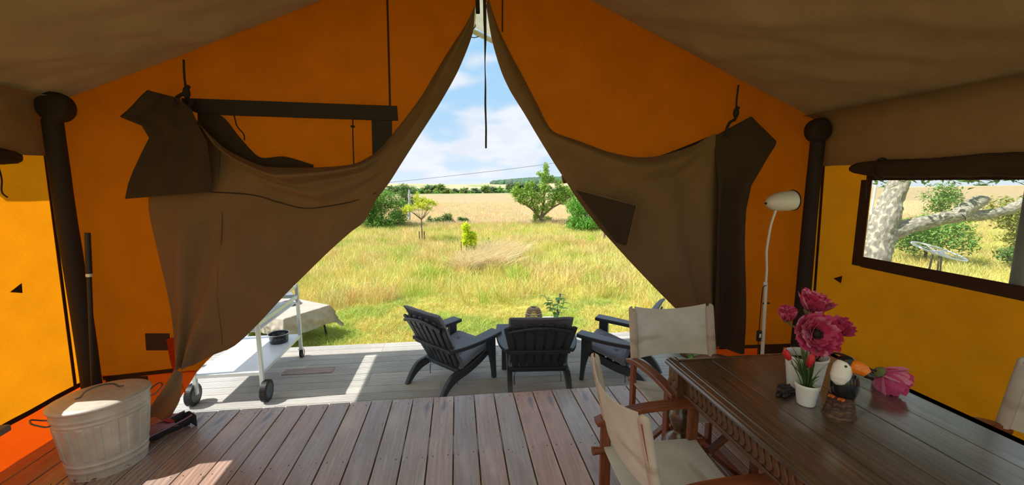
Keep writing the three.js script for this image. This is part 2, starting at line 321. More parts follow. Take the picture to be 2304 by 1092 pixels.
// front wall
const wf = struct('wall_front', null);
const edgeL = [[0, -2.02], [0.3, -1.82], [0.49, -1.62], [0.65, -1.42], [0.85, -1.22], [1.0, -1.08], [1.14, -0.93], [1.27, -0.79], [1.34, -0.7], [1.48, -0.61], [1.6, -0.52], [1.73, -0.43], [1.89, -0.33], [2.1, -0.2], [2.34, -0.04], [2.6, 0.08], [2.8, 0.16], [3.2, 0.17]];
const edgeR = [[0, 2.2], [0.42, 1.96], [0.75, 1.62], [1.0, 1.36], [1.15, 1.22], [1.3, 1.08], [1.47, 0.93], [1.63, 0.83], [1.72, 0.77], [1.89, 0.65], [2.07, 0.54], [2.22, 0.45], [2.35, 0.38], [2.55, 0.3], [2.8, 0.22], [3.2, 0.17]];
const at = (tab, y) => { let k = 0; while (k < tab.length - 2 && y > tab[k + 1][0]) k++; return lerp(tab[k][1], tab[k + 1][1], clamp((y - tab[k][0]) / (tab[k + 1][0] - tab[k][0]))); };
const slopeX = (y, left) => left ? Math.max(WX0, lerp(WX0, RX, (y - EAVE) / (RIDGE - EAVE))) : Math.min(WX1, lerp(WX1, RX, (y - EAVE) / (RIDGE - EAVE)));
function leaf(left, y0, y1, mat, name, nu = 44, nv = 40, out = 0) {
  return part(wf, name, surf((u, v) => { const y = lerp(y0, y1, v), a = slopeX(y, left), b = left ? Math.max(a, at(edgeL, y)) : Math.min(a, at(edgeR, y)), x = lerp(a, b, u); return V(x, y, WZ0 + out + ripple(x, y, 5) + (y < 1 ? 0.016 * noise(x * 11, y * 0.7, 4) * (1 - y) : 0)); }, nu, nv), mat);
}
leaf(true, 0.28, 3.19, M.wallFrontShaded, 'canvas'); leaf(false, 0.25, 3.19, M.wallFrontShaded, 'canvas');
leaf(true, 0, 0.29, M.skirt, 'skirt', 20, 4, 0.006); leaf(false, 0, 0.26, M.skirt, 'skirt', 20, 4, 0.006);
part(wf, 'hem', merge([bar(V(-2.42, 0.272, WZ0 + 0.016), V(-1.97, 0.305, WZ0 + 0.016), 0.006, 0.028), bar(V(2.1, 0.262, WZ0 + 0.016), V(2.8, 0.248, WZ0 + 0.016), 0.006, 0.03)]), M.hem);
part(wf, 'patch', merge([box(0.15, 0.12, 0.006, -2.052, 0.515, WZ0 + 0.016, 0.001, [0, 0, -0.05])]), M.hem, 'brown square patch low on the canvas');
part(wf, 'patch', merge([box(0.26, 0.1, 0.006, -2.27, 0.225, WZ0 + 0.02, 0.001)]), M.hem);
part(wf, 'patch', merge([box(0.22, 0.16, 0.006, 2.56, 0.17, WZ0 + 0.02, 0.001)]), M.hem);
part(wf, 'edge_strip', surf((u, v) => { const c = curveAt([[0, -1.95, 0.55, -3.05], [0.5, -1.935, 0.36, -3.03], [1, -1.86, 0.16, -3.0]])(u); return V(c.x + (v - 0.5) * 0.045 * (1.1 - u), c.y + (v - 0.5) * 0.012, c.z); }, 12, 2), M.skirt, 'orange edge strip at the foot of the left leaf');
part(wf, 'seam', tube([[-0.433, 2.82, -3.085], [-0.437, 2.4, -3.08], [-0.442, 2.02, -3.075]], 0.0065, 20, 6), M.hem);
part(wf, 'seam', bar(V(0.328, 2.62, -3.085), V(0.33, 2.9, -3.085), 0.01, 0.006, V(0, 0, 1), 0.001), M.hem);
// back partition and roof lining
const wb = struct('wall_back', surf((u, v, i, j) => { const y = v * RIDGE, a = slopeX(y, true), b = slopeX(y, false), x = lerp(a, b, u); return V(x, y, WZ1 + 0.03 * noise(x * 4, y * 0.8, 2)); }, 50, 30, (u, v, p) => [p.x, p.y], (i, j) => i >= 5 && i < 45 && j < 20), M.roof);  // wide unseen gap in this wall added to let in light
{
  const c = struct('ceiling', null);
  const slope = (left) => surf((u, v) => { const a = left ? WX0 - 0.02 : WX1 + 0.02, x = lerp(a, RX, v), z = lerp(WZ0 - 0.01, -0.95, u), e = clamp(u * 10) * Math.sin(v * Math.PI); return V(x, lerp(EAVE - 0.01, RIDGE, v) - 0.05 * e + e * 0.085 * (noise(z * 1.3, v * 3, left ? 3 : 9) + 0.7 * noise(z * 2 + v * 9, v * 2 - z * 1.2, 21) + 0.35 * noise(z * 5 + v * 14, v * 4 - z, 6)) - (left ? 0.022 * Math.abs(noise(z * 5.5 + v * 1.5, v * 1.6, 2)) * (1 - v) : 0), z); }, 80, 40, (u, v, p) => [p.z, v * 2.9]);
  // lining cut short out of view so the bright fly adds overhead fill light
  for (const left of [true, false]) part(c, 'shade_overhang', surf((u, v) => { const x = left ? lerp(WX0 - 0.3, RX, v) : lerp(WX1 + 0.3, RX, v); return V(x, RIDGE + 0.03 - Math.abs(x - RX) * 0.4225, lerp(-3.8, -3.13, u)); }, 6, 20, (u, v, p) => [p.z, v * 2.9]), M.roof);  // unseen overhang added to shade the top of the front wall
  part(c, 'roof_lining', slope(true), M.roof); part(c, 'roof_lining', slope(false), M.roof);
  // the lining turns down over the top of each side wall
  for (const s of [-1, 1]) part(c, 'lining_drop', surf((u, v) => { const z = lerp(WZ0 + 0.02, 1.2, u), k = clamp(v * 3), x0 = s < 0 ? WX0 : WX1, inn = 0.16 * (1 - Math.sin(k * Math.PI / 2)); return V(x0 - s * (0.035 + inn * 1.0) - s * 0.012 * (noise(z * 3, v * 2, s) + 0.6 * noise(z * 9, v, s + 4)), v < 1 / 3 ? EAVE + 0.045 - 0.11 * (1 - Math.cos(k * Math.PI / 2)) : lerp(EAVE - 0.065, s < 0 ? 1.76 : 1.72, (v - 1 / 3) * 1.5) + 0.012 * noise(z * 4, 2 + s) * (v - 1 / 3), z); }, 120, 18, (u, v, p) => [p.z, p.y]), M.roof);
}
// timber frame: corner posts and eave logs
function post(x, z, label) { single('corner_post', uvBox(taper([[x, 0, z, 0.052], [x + 0.004, 0.7, z, 0.054], [x - 0.004, 1.4, z, 0.05], [x, x < 0 ? 1.975 : 1.915, z, 0.05]], 16, 12, 0.05, x), 'y'), M.post, label, 'post'); }
post(-2.42, -2.99, 'dark round timber post in the left front corner behind the broom handle'); post(2.72, -2.99, 'dark round timber post in the right front corner beside the floor lamp');
const mergeLog = (x, y) => uvBox(lathe([[0, -0.055], [0.06, -0.052], [0.084, -0.035], [0.09, 0], [0.086, 0.04], [0.066, 0.056], [0, 0.06]], 24).rotateX(Math.PI / 2).translate(x, y, -2.98), 'z');
for (const [x, y, side] of [[-2.38, 2.045, 'left'], [2.7, 1.985, 'right']]) single('eave_log', mergeLog(x, y), M.post, `dark round log end at the top of the ${side} corner post under the roof`, 'log');
// outer fly sheet over tent and porch with its ridge pole and front bar
{
  const t = thing('fly_sheet', 'pale outer fly sheet showing at the door apex with its bar', 'fly sheet');
  const F0 = -4.98, F1 = 2.8, top = RIDGE + 0.1;
  const over = (z) => lerp(0.4, 0.14, smooth(-2.8, -2.4, z));
  const side = (left) => surf((u, v) => { const z = lerp(F0, F1, u), o = left ? over(z) : 0.42, x = left ? lerp(WX0 - o, RX, v) : lerp(WX1 + o, RX, v), sl = (RIDGE - EAVE) / 2.7; return V(x, top - Math.abs(x - RX) * sl - 0.02 * Math.sin(v * Math.PI), z); }, 60, 12, (u, v, p) => [p.z, p.x]);
  part(t, 'canopy', side(true), M.fly); part(t, 'canopy', side(false), M.fly);
  part(t, 'ridge_pole', rod(V(RX + 0.02, top - 0.06, F0), V(RX + 0.02, top - 0.06, -3.0), 0.03), M.flyOuter);
  part(t, 'front_bar', merge([rod(V(RX, top - 0.045, F0), V(WX1 + 0.42, top - 0.05 - 3.09 * 0.422, F0), 0.026), rod(V(RX, top - 0.045, F0), V(WX0 - 0.5, top - 0.05 - 3.23 * 0.422, F0), 0.026)]), M.flyOuter);
  part(t, 'ring', new THREE.TorusGeometry(0.034, 0.005, 6, 16).translate(RX + 0.02, top - 0.06, -4.8), M.rope);
  part(t, 'clip', tube([[0.13, top - 0.09, F0], [0.2, top - 0.125, F0], [0.28, top - 0.11, F0]], 0.005, 10, 5), M.rope); part(t, 'peg', rod(V(0.34, top - 0.12, F0), V(0.34, top - 0.19, F0), 0.005), M.rope);
  for (const x of [3.2, -3.0]) part(t, 'canopy_post', rod(V(x, DECK, -4.95), V(x, 2.0, -4.95), 0.035), M.post);
}
// ================================================================ door flaps, cords and what stands by the front wall
// points lying on a cloth sheet, found by their place across and up, lifted towards the room
function onCloth(A, B, disp, pts, lift) {
  const a = curveAt(A), b = curveAt(B), g = [];
  for (let i = 0; i <= 300; i++) for (let j = 0; j <= 90; j++) { const p = a(i / 300).lerp(b(i / 300), j / 90); disp(p, i / 300, j / 90); g.push(p); }
  return pts.map(([x, y]) => { let best = null, d = 1e9; for (const p of g) { const e = (p.x - x) ** 2 + (p.y - y) ** 2; if (e < d) { d = e; best = p; } } return V(x, y, best.z + lift); });
}
const cloth = (A, B, nt, ns, disp, t = 0.004, sharp = false) => { const a = (sharp ? lineAt : curveAt)(A), b = (sharp ? lineAt : curveAt)(B); return shell((u, v) => { const p = a(u).lerp(b(u), v); disp(p, u, v); return p; }, nt, ns, t, (u, v, p) => [p.x, p.y]); };
const fold = (p, u, v, amp, f, s) => amp * Math.sin(Math.PI * Math.min(1, v * 1.6 + 0.05)) * (noise(p.x * f + s, p.y * f * 0.55, s) + 0.5 * noise(p.x * f * 2.3, p.y * f * 1.1, s + 4));
{
  const LB = [[0, 0.140, 2.760, -3.07], [0.08, 0.119, 2.583, -3.05], [0.16, 0.019, 2.338, -3.02], [0.25, -0.118, 2.101, -3.0], [0.33, -0.254, 1.894, -2.98], [0.4, -0.359, 1.732, -2.96], [0.48, -0.449, 1.594, -2.95], [0.55, -0.540, 1.476, -2.95], [0.62, -0.618, 1.340, -2.95], [0.68, -0.708, 1.270, -2.95], [0.75, -0.857, 1.140, -2.95], [0.81, -1.008, 0.996, -2.95], [0.87, -1.159, 0.848, -2.95], [0.92, -1.346, 0.652, -2.96], [0.955, -1.515, 0.5, -2.97], [0.975, -1.651, 0.446, -2.975], [1, -1.782, 0.379, -2.985]];
  const LA = [[0, 0.128, 2.727, -3.085], [0.08, 0.048, 2.607, -3.08], [0.16, -0.068, 2.434, -3.07], [0.25, -0.238, 2.161, -3.06], [0.33, -0.397, 1.958, -3.05], [0.4, -0.524, 1.807, -3.03], [0.45, -0.663, 1.722, -3.01], [0.5, -0.825, 1.697, -2.99], [0.55, -1.038, 1.690, -2.97], [0.6, -1.224, 1.700, -2.96], [0.65, -1.410, 1.789, -2.97], [0.7, -1.558, 1.905, -2.99], [0.75, -1.669, 2.058, -3.02], [0.8, -1.738, 2.072, -3.03], [0.85, -1.873, 1.875, -3.0], [0.89, -1.909, 1.710, -2.99], [0.92, -1.947, 1.432, -2.99], [0.95, -1.926, 1.174, -2.99], [0.98, -1.893, 0.754, -3.0], [1, -1.898, 0.371, -3.0]];
  const t = thing('door_flap', 'left olive brown canvas door flap hooked back in folds beside the trolley', 'door flap');
  const swag = (u) => smooth(0.36, 0.5, u) * (1 - smooth(0.66, 0.82, u));
  const drape = (p, u, v) => {
    const edge = v * (1 - v) * 4;
    p.z += 0.13 * swag(u) * Math.exp(-((v - 0.2) ** 2) / 0.03) + 0.05 * edge + fold(p, u, v, 0.055 * edge, 1.7, 3) + 0.028 * edge * Math.sin(v * 17 + u * 9 + 2 * noise(u * 4, v * 2)) * smooth(0.35, 0.6, u);
  };
  part(t, 'flap_sheet', cloth(LA, LB, 150, 60, drape), M.flap);
  part(t, 'vertical_seam', tube(onCloth(LA, LB, drape, [[-1.49, 1.8], [-1.492, 1.6], [-1.5, 1.4], [-1.515, 1.2], [-1.535, 1.0], [-1.555, 0.8], [-1.575, 0.6], [-1.582, 0.52]], 0.0015), 0.003, 60, 6), M.seam);
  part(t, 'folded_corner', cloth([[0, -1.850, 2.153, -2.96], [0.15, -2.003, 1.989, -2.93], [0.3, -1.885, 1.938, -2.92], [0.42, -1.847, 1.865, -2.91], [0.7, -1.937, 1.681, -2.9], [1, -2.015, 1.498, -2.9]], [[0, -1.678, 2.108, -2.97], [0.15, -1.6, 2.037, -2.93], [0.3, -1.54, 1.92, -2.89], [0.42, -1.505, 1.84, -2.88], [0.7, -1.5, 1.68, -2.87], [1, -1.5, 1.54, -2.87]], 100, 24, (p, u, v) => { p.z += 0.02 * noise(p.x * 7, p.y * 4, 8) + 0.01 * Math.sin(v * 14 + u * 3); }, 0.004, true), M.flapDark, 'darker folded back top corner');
  part(t, 'back_fold', cloth([[0, -1.640, 2.051, -3.06], [0.2, -1.497, 2.021, -3.06], [0.4, -1.396, 1.882, -3.06], [0.6, -1.288, 1.763, -3.06], [0.8, -1.135, 1.769, -3.06], [1, -0.952, 1.715, -3.05]], [[0, -1.648, 1.911, -3.05], [0.2, -1.563, 1.8, -3.05], [0.4, -1.411, 1.68, -3.05], [0.6, -1.252, 1.605, -3.05], [0.8, -1.113, 1.6, -3.05], [1, -0.943, 1.61, -3.05]], 40, 10, (p, u, v) => { p.z += 0.01 * noise(p.x * 6, p.y * 5); }), M.flapDark, 'inner fold with its shade painted dark, showing behind the top edge');
  part(t, 'tail', cloth([[0, -1.905, 0.36, -3.0], [0.5, -1.98, 0.22, -2.97], [1, -2.1, 0.05, -2.95]], [[0, -1.86, 0.3, -2.99], [0.5, -1.872, 0.15, -2.96], [1, -1.953, 0.008, -2.95]], 16, 8, (p, u, v) => { p.z += 0.012 * Math.sin(v * 7 + u * 2); }), M.tail, 'trailing bottom corner painted paler as if lit');
  part(t, 'seam', tube(onCloth(LA, LB, drape, [[-1.93, 1.535], [-1.75, 1.538], [-1.5, 1.535], [-1.3, 1.515], [-1.15, 1.47], [-0.98, 1.43], [-0.8, 1.45], [-0.66, 1.48], [-0.53, 1.53]], 0.002), 0.0042, 80, 6), M.flapDark);
}
{
  const RB = [[0, 0.218, 2.780, -3.07], [0.08, 0.256, 2.549, -3.05], [0.16, 0.314, 2.350, -3.03], [0.22, 0.373, 2.219, -3.01], [0.3, 0.469, 2.065, -2.99], [0.38, 0.575, 1.889, -2.97], [0.46, 0.685, 1.716, -2.96], [0.52, 0.744, 1.631, -2.96], [0.58, 0.850, 1.475, -2.96], [0.64, 0.985, 1.308, -2.96], [0.72, 1.130, 1.150, -2.96], [0.8, 1.269, 1.007, -2.97], [0.9, 1.536, 0.745, -2.99], [1, 1.888, 0.415, -3.01]];
  const RA = [[0, 0.237, 2.812, -3.085], [0.08, 0.302, 2.635, -3.08], [0.16, 0.393, 2.456, -3.07], [0.22, 0.460, 2.338, -3.06], [0.3, 0.563, 2.148, -3.05], [0.38, 0.672, 1.963, -3.04], [0.46, 0.852, 1.886, -3.01], [0.52, 1.059, 1.812, -2.99], [0.58, 1.271, 1.773, -2.98], [0.64, 1.471, 1.790, -2.98], [0.7, 1.712, 1.862, -2.99], [0.76, 1.906, 1.943, -3.0], [0.84, 1.928, 1.567, -2.98], [0.92, 1.957, 0.960, -2.98], [1, 1.988, 0.348, -3.0]];
  const t = thing('door_flap', 'right olive brown canvas door flap with dark mesh window, hooked back beside the lamp', 'door flap');
  const f = (p, u, v) => { const e = v * (1 - v) * 4; p.z += 0.12 * smooth(0.36, 0.5, u) * (1 - smooth(0.62, 0.78, u)) * Math.exp(-((v - 0.22) ** 2) / 0.035) + 0.05 * e + fold(p, u, v, 0.05 * e, 1.6, 9) + 0.024 * e * Math.sin(v * 13 - u * 8) * smooth(0.4, 0.6, u); };
  part(t, 'flap_sheet', cloth(RA, RB, 130, 56, f), M.flap);
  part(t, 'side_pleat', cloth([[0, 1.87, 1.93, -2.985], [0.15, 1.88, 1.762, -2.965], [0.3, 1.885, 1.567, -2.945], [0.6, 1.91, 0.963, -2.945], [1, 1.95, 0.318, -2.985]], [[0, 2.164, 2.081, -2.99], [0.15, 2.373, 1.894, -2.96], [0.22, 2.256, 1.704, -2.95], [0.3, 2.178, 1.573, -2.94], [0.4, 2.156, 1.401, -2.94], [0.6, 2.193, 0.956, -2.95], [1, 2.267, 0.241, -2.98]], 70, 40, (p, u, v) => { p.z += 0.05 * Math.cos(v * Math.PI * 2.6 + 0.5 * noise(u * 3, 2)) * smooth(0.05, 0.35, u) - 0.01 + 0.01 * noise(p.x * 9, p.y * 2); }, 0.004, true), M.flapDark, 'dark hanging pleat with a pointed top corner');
  part(t, 'back_fold', cloth([[0, 1.275, 1.781, -3.06], [0.5, 1.499, 1.795, -3.06], [1, 1.895, 1.945, -3.06]], [[0, 1.308, 1.68, -3.05], [0.5, 1.553, 1.63, -3.05], [1, 1.899, 1.75, -3.05]], 30, 8, () => {}), M.flapDark, 'inner fold with its shade painted dark, behind the top edge');
  // mesh window sewn into the sheet, with its stitched border
  const zz = -2.845, win = [[0.79, 1.553], [1.235, 1.44], [1.175, 1.15], [1.105, 1.175]];
  part(t, 'mesh_window', extrude([[0.80, 1.545], [1.23, 1.435], [1.172, 1.155], [1.1, 1.18]], 0.006, 0.001).translate(0, 0, zz), M.flapDark, 'dark mesh window panel');
  const E = (a, b) => bar(V(a[0], a[1], zz), V(b[0], b[1], zz), 0.006, 0.022, V(0, 0, 1), 0.002);
  part(t, 'window_hem', merge([E(win[0], win[1]), E(win[1], win[2])].map((g) => g)), M.flap);
  const tg = thing('wooden_toggle', 'short brown wooden toggle at the edge of the right door flap', 'toggle', [0.772, 1.622, -3.04], 0);
  part(tg, 'toggle_bar', lathe([[0, -0.032], [0.017, -0.03], [0.02, 0], [0.017, 0.03], [0, 0.032]], 14).rotateZ(0.25), std({ color: 0x5a3a24, roughness: 0.7 }));
}
{ // timber batten hung across the upper left of the door wall
  const t = thing('timber_batten', 'dark flat timber batten hung across the canvas above the left door flap', 'batten');
  part(t, 'batten_board', uvBox(extrude([[-1.725, 2.128], [-0.392, 2.108], [-0.388, 2.012], [-0.56, 2.013], [-1.62, 2.03], [-1.7, 2.06]], 0.02, 0.002).translate(0, 0, -3.066), 'x'), M.post);
  part(t, 'upright_piece', uvBox(extrude([[-0.562, 2.013], [-0.43, 2.013], [-0.435, 1.82], [-0.568, 1.74]], 0.016, 0.002).translate(0, 0, -3.068), 'y'), M.post);
  const ties = [[-1.42, 'short frayed cord end dangling under the batten', [[-1.425, 2.03, -3.06], [-1.41, 1.96, -3.055], [-1.375, 1.91, -3.055], [-1.37, 1.87, -3.05]]], [-0.685, 'thin knotted cord hanging from the batten down behind the left flap', [[-0.684, 2.02, -3.06], [-0.687, 1.96, -3.058], [-0.69, 1.85, -3.055], [-0.691, 1.7, -3.05]]]];
  for (const [x, l, pts] of ties) { const o = thing('cord', l, 'cord'); part(o, 'strand', tube(pts, 0.0042, 20, 6), M.rope); if (x > -1) part(o, 'knot', ball(0.012, -0.687, 1.97, -3.058, 1.3, 0.8, 0.8, 8, 6), M.rope); }
}
function suspension(x, y0, y1, z, label, hook) {
  const t = thing('suspension_cord', label, 'cord');
  part(t, 'strand', tube([[x + 0.006, y1, z], [x, (y0 + y1) / 2, z], [x + 0.004, y0, z]], 0.0065, 16, 6), M.rope);
  part(t, 'knot', merge([ball(0.021, x + 0.003, y0 + 0.02, z, 1, 1.9, 1, 10, 8), ball(0.015, x + 0.012, y0 + 0.055, z, 1.2, 0.9, 1, 8, 6)]), M.rope);
  part(t, 'hook', tube(hook, 0.011, 30, 8), M.rope);
}
suspension(-1.69, 2.14, 2.36, -3.045, 'dark knotted cord from the roof seam holding the left door flap', [[-1.69, 2.16, -3.04], [-1.72, 2.12, -3.0], [-1.7, 2.07, -2.95], [-1.64, 2.06, -2.96], [-1.63, 2.11, -3.0]]);
suspension(2.07, 2.09, 2.31, -3.045, 'dark cord and bent hook from the roof seam holding the right door flap', [[2.07, 2.1, -3.04], [2.05, 2.06, -3.02], [2.0, 2.035, -3.0], [1.965, 1.985, -2.98], [1.96, 1.93, -2.97]]);
{
  const t = thing('door_strap', 'thin dark strap hanging straight down at the door apex', 'strap');
  part(t, 'webbing', surf((u, v) => { const y = lerp(2.9, 1.83, u), tw = noise(u * 3, 2) * 1.4 + 0.4, w = lerp(0.011, 0.0065, smooth(0.15, 0.5, u)), x = 0.203 + 0.006 * noise(u * 5, 7); return V(x + (v - 0.5) * 2 * w * Math.cos(tw), y, -3.0 + (v - 0.5) * 2 * w * Math.sin(tw)); }, 60, 2), M.rope);
  part(t, 'zip_cord', tube([[0.16, 2.72, -3.05], [0.158, 2.85, -3.05], [0.16, 2.95, -3.05]], 0.014, 10, 8), M.rope);
}
// broom leaning in the corner
{
  const t = thing('broom', 'black broom leaning upright in the left front corner', 'broom');
  const p = (k) => V(lerp(-2.345, -2.262, k), lerp(0.02, 1.29, k), lerp(-2.88, -2.92, k));
  part(t, 'handle', rod(p(0.06), p(0.8), 0.013), M.black);
  part(t, 'grip', rod(p(0.8), p(1), 0.0165, 0.015, 14), M.black);
  part(t, 'collar', rod(p(0.785), p(0.8), 0.0165, 0.0165, 14), M.alu, 'light grey collar');
  part(t, 'brush_head', box(0.26, 0.045, 0.05, -2.345, 0.082, -2.88, 0.012), M.black);
  part(t, 'bristles', box(0.25, 0.06, 0.045, -2.345, 0.03, -2.88, 0.008), M.black);
}
// floor lamp
{
  const t = thing('floor_lamp', 'white floor lamp with a bent stem and bullet shade by the right flap', 'lamp', [2.285, 0, -2.82]);
  part(t, 'base', lathe([[0, 0], [0.12, 0], [0.125, 0.008], [0.118, 0.018], [0.03, 0.028], [0, 0.03]], 36), M.whitePaint);
  part(t, 'pole', rod(V(0, 0.025, 0), V(-0.03, 0.86, 0), 0.013, 0.0125, 14), M.whitePaint);
  part(t, 'flexible_stem', tube([[-0.03, 0.82, 0], [-0.033, 0.96, 0], [-0.046, 1.08, 0], [-0.044, 1.16, 0], [-0.03, 1.29, 0], [-0.005, 1.4, 0.005]], 0.0085, 40, 10), M.whitePaint);
  part(t, 'joint', rod(V(-0.035, 0.835, 0), V(-0.036, 0.87, 0), 0.016, 0.015, 14), M.alu);
  const shade = part(t, 'shade', lathe([[0, -0.11], [0.02, -0.108], [0.042, -0.09], [0.06, -0.05], [0.07, 0], [0.073, 0.05], [0.071, 0.1], [0.066, 0.1], [0.068, 0.05], [0.065, 0], [0.055, -0.048], [0.038, -0.085], [0, -0.1]], 32).rotateZ(-Math.PI / 2 + 0.1).translate(0.03, 1.46, 0.0), M.whitePaint);
  part(t, 'shade_rim', new THREE.TorusGeometry(0.07, 0.006, 8, 30).rotateY(Math.PI / 2).rotateZ(0.1).translate(0.128, 1.47, 0), M.black);
  part(t, 'bulb', ball(0.03, 0.085, 1.466, 0), M.whitePaint);
  part(t, 'knob', ball(0.008, -0.083, 1.448, 0, 1.4, 1, 1, 8, 6), M.black);
  part(t, 'cable', tube([[-0.03, 0.845, 0.012], [-0.058, 0.84, 0.015], [-0.065, 0.79, 0.015], [-0.066, 0.6, 0.015], [-0.062, 0.45, 0.015], [-0.06, 0.2, 0.02], [-0.05, 0.03, 0.05], [-0.1, 0.012, 0.14]], 0.0035, 50, 6), M.black);
  const sw = part(t, 'switch', box(0.032, 0.085, 0.022, -0.064, 0.46, 0.018, 0.006), M.black);
  part(sw, 'rocker', box(0.014, 0.03, 0.004, -0.064, 0.465, 0.03, 0.002), M.whitePaint, 'white rocker');
  part(t, 'clip', rod(V(-0.04, 0.705, 0), V(0.012, 0.705, 0), 0.006), M.black); part(t, 'clip', rod(V(-0.045, 0.845, 0.004), V(-0.02, 0.845, 0.004), 0.005), M.black);
}
// oval metal bin
{
  const enamel = std({ map: tex(512, 256, 1.6, 0.5, (x, y, o) => { const s = fbm(x * 14, y * 14, 2, 4), rust = smooth(0.14, 0.32, fbm(x * 26, y * 40, 6, 3)) * smooth(0.045, 0.0, y); mix3(o, [206, 203, 194], [184, 178, 166], clamp(0.45 + s * 1.2)); mix3(o, o.slice(), [120, 72, 34], rust); }), roughness: 0.38, metalness: 0.1 });
  const t = thing('oval_bin', 'oval cream enamel metal bin with ribbed side, lid and wire handles', 'bin', [-2.0, 0, -2.52], Math.PI / 4);
  const a1 = 0.213, b1 = 0.183, a0 = 0.168, b0 = 0.142, Hh = 0.405;
  const ribs = [[0.05, 0.014], [0.085, 0.01], [0.325, 0.008], [0.352, 0.012]];
  const P = (u, v) => {
    const th = u * Math.PI * 2, y = v * Hh; let r = 0;
    for (const [yy, s] of ribs) r += 0.0045 * Math.exp(-(((y - yy) / s) ** 2) * 2.5);
    const panel = smooth(0.11, 0.118, y) * (1 - smooth(0.305, 0.313, y)), k = ((th / (Math.PI * 2) * 18) % 1 + 1) % 1;
    r += panel * 0.0045 * (smooth(0.0, 0.07, k) * (1 - smooth(0.42, 0.5, k)));
    if (v > 0.985) r += 0.004;
    const ex = lerp(a0, a1, v) + r, ez = lerp(b0, b1, v) + r; return V(Math.cos(th) * ex, y + 0.003, Math.sin(th) * ez);
  };
  part(t, 'body', surf(P, 360, 90, (u, v) => [u * 1.2, v * Hh]), enamel);
  part(t, 'base', lathe([[0, 0.004], [0.99, 0.004], [1, 0.0], [0.98, 0]], 48).scale(a0, 1, b0), enamel);
  const lid = part(t, 'lid', lathe([[0, 0.436], [0.3, 0.435], [0.7, 0.431], [0.93, 0.425], [0.985, 0.419], [1.02, 0.416], [1.035, 0.41], [1.03, 0.402], [1.0, 0.4]], 72).scale(a1, 1, b1), enamel);
  part(lid, 'lid_handle', tube([[-0.1, 0.434, 0], [-0.08, 0.438, 0], [-0.06, 0.46, 0], [-0.025, 0.472, 0], [0.025, 0.472, 0], [0.06, 0.46, 0], [0.08, 0.438, 0], [0.1, 0.434, 0]], 0.0048, 40, 8), M.wire);
  for (const s of [-1, 1]) part(t, 'wire_handle', tube([[s * 0.205, 0.345, -0.045], [s * 0.225, 0.352, -0.05], [s * 0.262, 0.378, -0.035], [s * 0.268, 0.382, 0], [s * 0.262, 0.378, 0.035], [s * 0.225, 0.352, 0.05], [s * 0.205, 0.345, 0.045]], 0.0042, 40, 8), M.wire);
}
// folded slipper-like cloth pouch on the boards
{
  const navy = std({ color: 0x2b2a33, roughness: 0.9 }), pink = std({ color: 0x8d6a7c, roughness: 0.9 }), red = std({ color: 0xa02a24, roughness: 0.9 });
  const t = thing('cloth_pouch', 'dark folded cloth pouch with pinkish edging on the boards by the bin', 'pouch', [-1.87, 0.0, -2.77], 0.95);
  part(t, 'outer', shell((u, v) => { const x = lerp(-0.14, 0.14, u), k = v * 2 - 1; return V(x, 0.006 + 0.075 * Math.abs(k) ** 1.5 * (0.75 + 0.35 * u) + 0.006 * noise(u * 6, v * 4), k * 0.06 * (1 - 0.25 * u * u)); }, 24, 14, 0.005), navy);
  part(t, 'edging', tube([[-0.14, 0.066, 0.06], [0, 0.074, 0.058], [0.09, 0.08, 0.052], [0.14, 0.088, 0.046]], 0.005, 24, 6), pink, 'pinkish edging'); part(t, 'edging', tube([[-0.14, 0.066, -0.06], [0, 0.074, -0.058], [0.14, 0.09, -0.046]], 0.005, 24, 6), pink, 'pinkish edging');
  part(t, 'inner_fold', shell((u, v) => V(lerp(-0.12, 0.06, u), 0.055 + 0.02 * Math.sin(u * 3) + 0.008 * noise(u * 5, v * 5), lerp(-0.05, 0.05, v)), 14, 8, 0.004), pink);
  part(t, 'red_lining', shell((u, v) => V(lerp(0.02, 0.07, u), 0.075 + 0.012 * Math.sin(u * 4 + v * 2), lerp(-0.045, -0.01, v)), 8, 4, 0.004), red, 'scrap of red lining');
  part(t, 'flap', shell((u, v) => V(lerp(0.13, 0.16, u), lerp(0.02, 0.1, v) - 0.05 * Math.abs(u - 0.5), lerp(-0.05, 0.05, u)), 8, 8, 0.005), navy);
}
{
  const grey = std({ color: 0x77736f, roughness: 0.7 });
  const t = thing('bench', 'end of a grey wooden bench at the left edge by the orange skirt', 'bench', [-2.36, 0, -2.02], 0);
  part(t, 'seat_board', uvBox(box(0.2, 0.035, 0.66, 0.0, 0.36, 0.02, 0.006, [0, 0.06, 0]), 'z'), grey);
  for (const z of [-0.18, 0.24]) part(t, 'leg', box(0.16, 0.34, 0.03, 0, 0.17, z, 0.004), grey);
}
// ================================================================ dining table, director's chairs, things on the table
const oakTex = tex(1024, 512, 2, 1, (x, y, o) => { const g = fbm(x * 3, y * 80, 1, 4), w = fbm(x * 5, y * 9, 6, 4), ray = noise(x * 40, y * 160, 9); mix3(o, [62, 46, 35], [108, 84, 64], clamp(0.45 + g * 1.3 + w * 0.3)); mix3(o, o.slice(), [132, 102, 70], smooth(0.22, 0.5, fbm(x * 4, y * 7, 33, 3)) * 0.5); if (ray > 0.5) mix3(o, o.slice(), [28, 18, 14], 0.5); });
const oakRough = tex(512, 256, 2, 1, (x, y, o) => { const v = 96 + fbm(x * 4, y * 26, 4, 4) * 80 + fbm(x * 3, y * 3, 14, 3) * 46; o[0] = o[1] = o[2] = v; }, false);
M.oak = phy({ ior: 1.75, clearcoat: 1, clearcoatRoughness: 0.18, map: oakTex, roughness: 1, roughnessMap: oakRough, bumpMap: oakTex, bumpScale: 0.0012 });
M.carved = std({ map: oakTex, color: new THREE.Color(1.6, 1.25, 1.05), roughness: 0.5 });
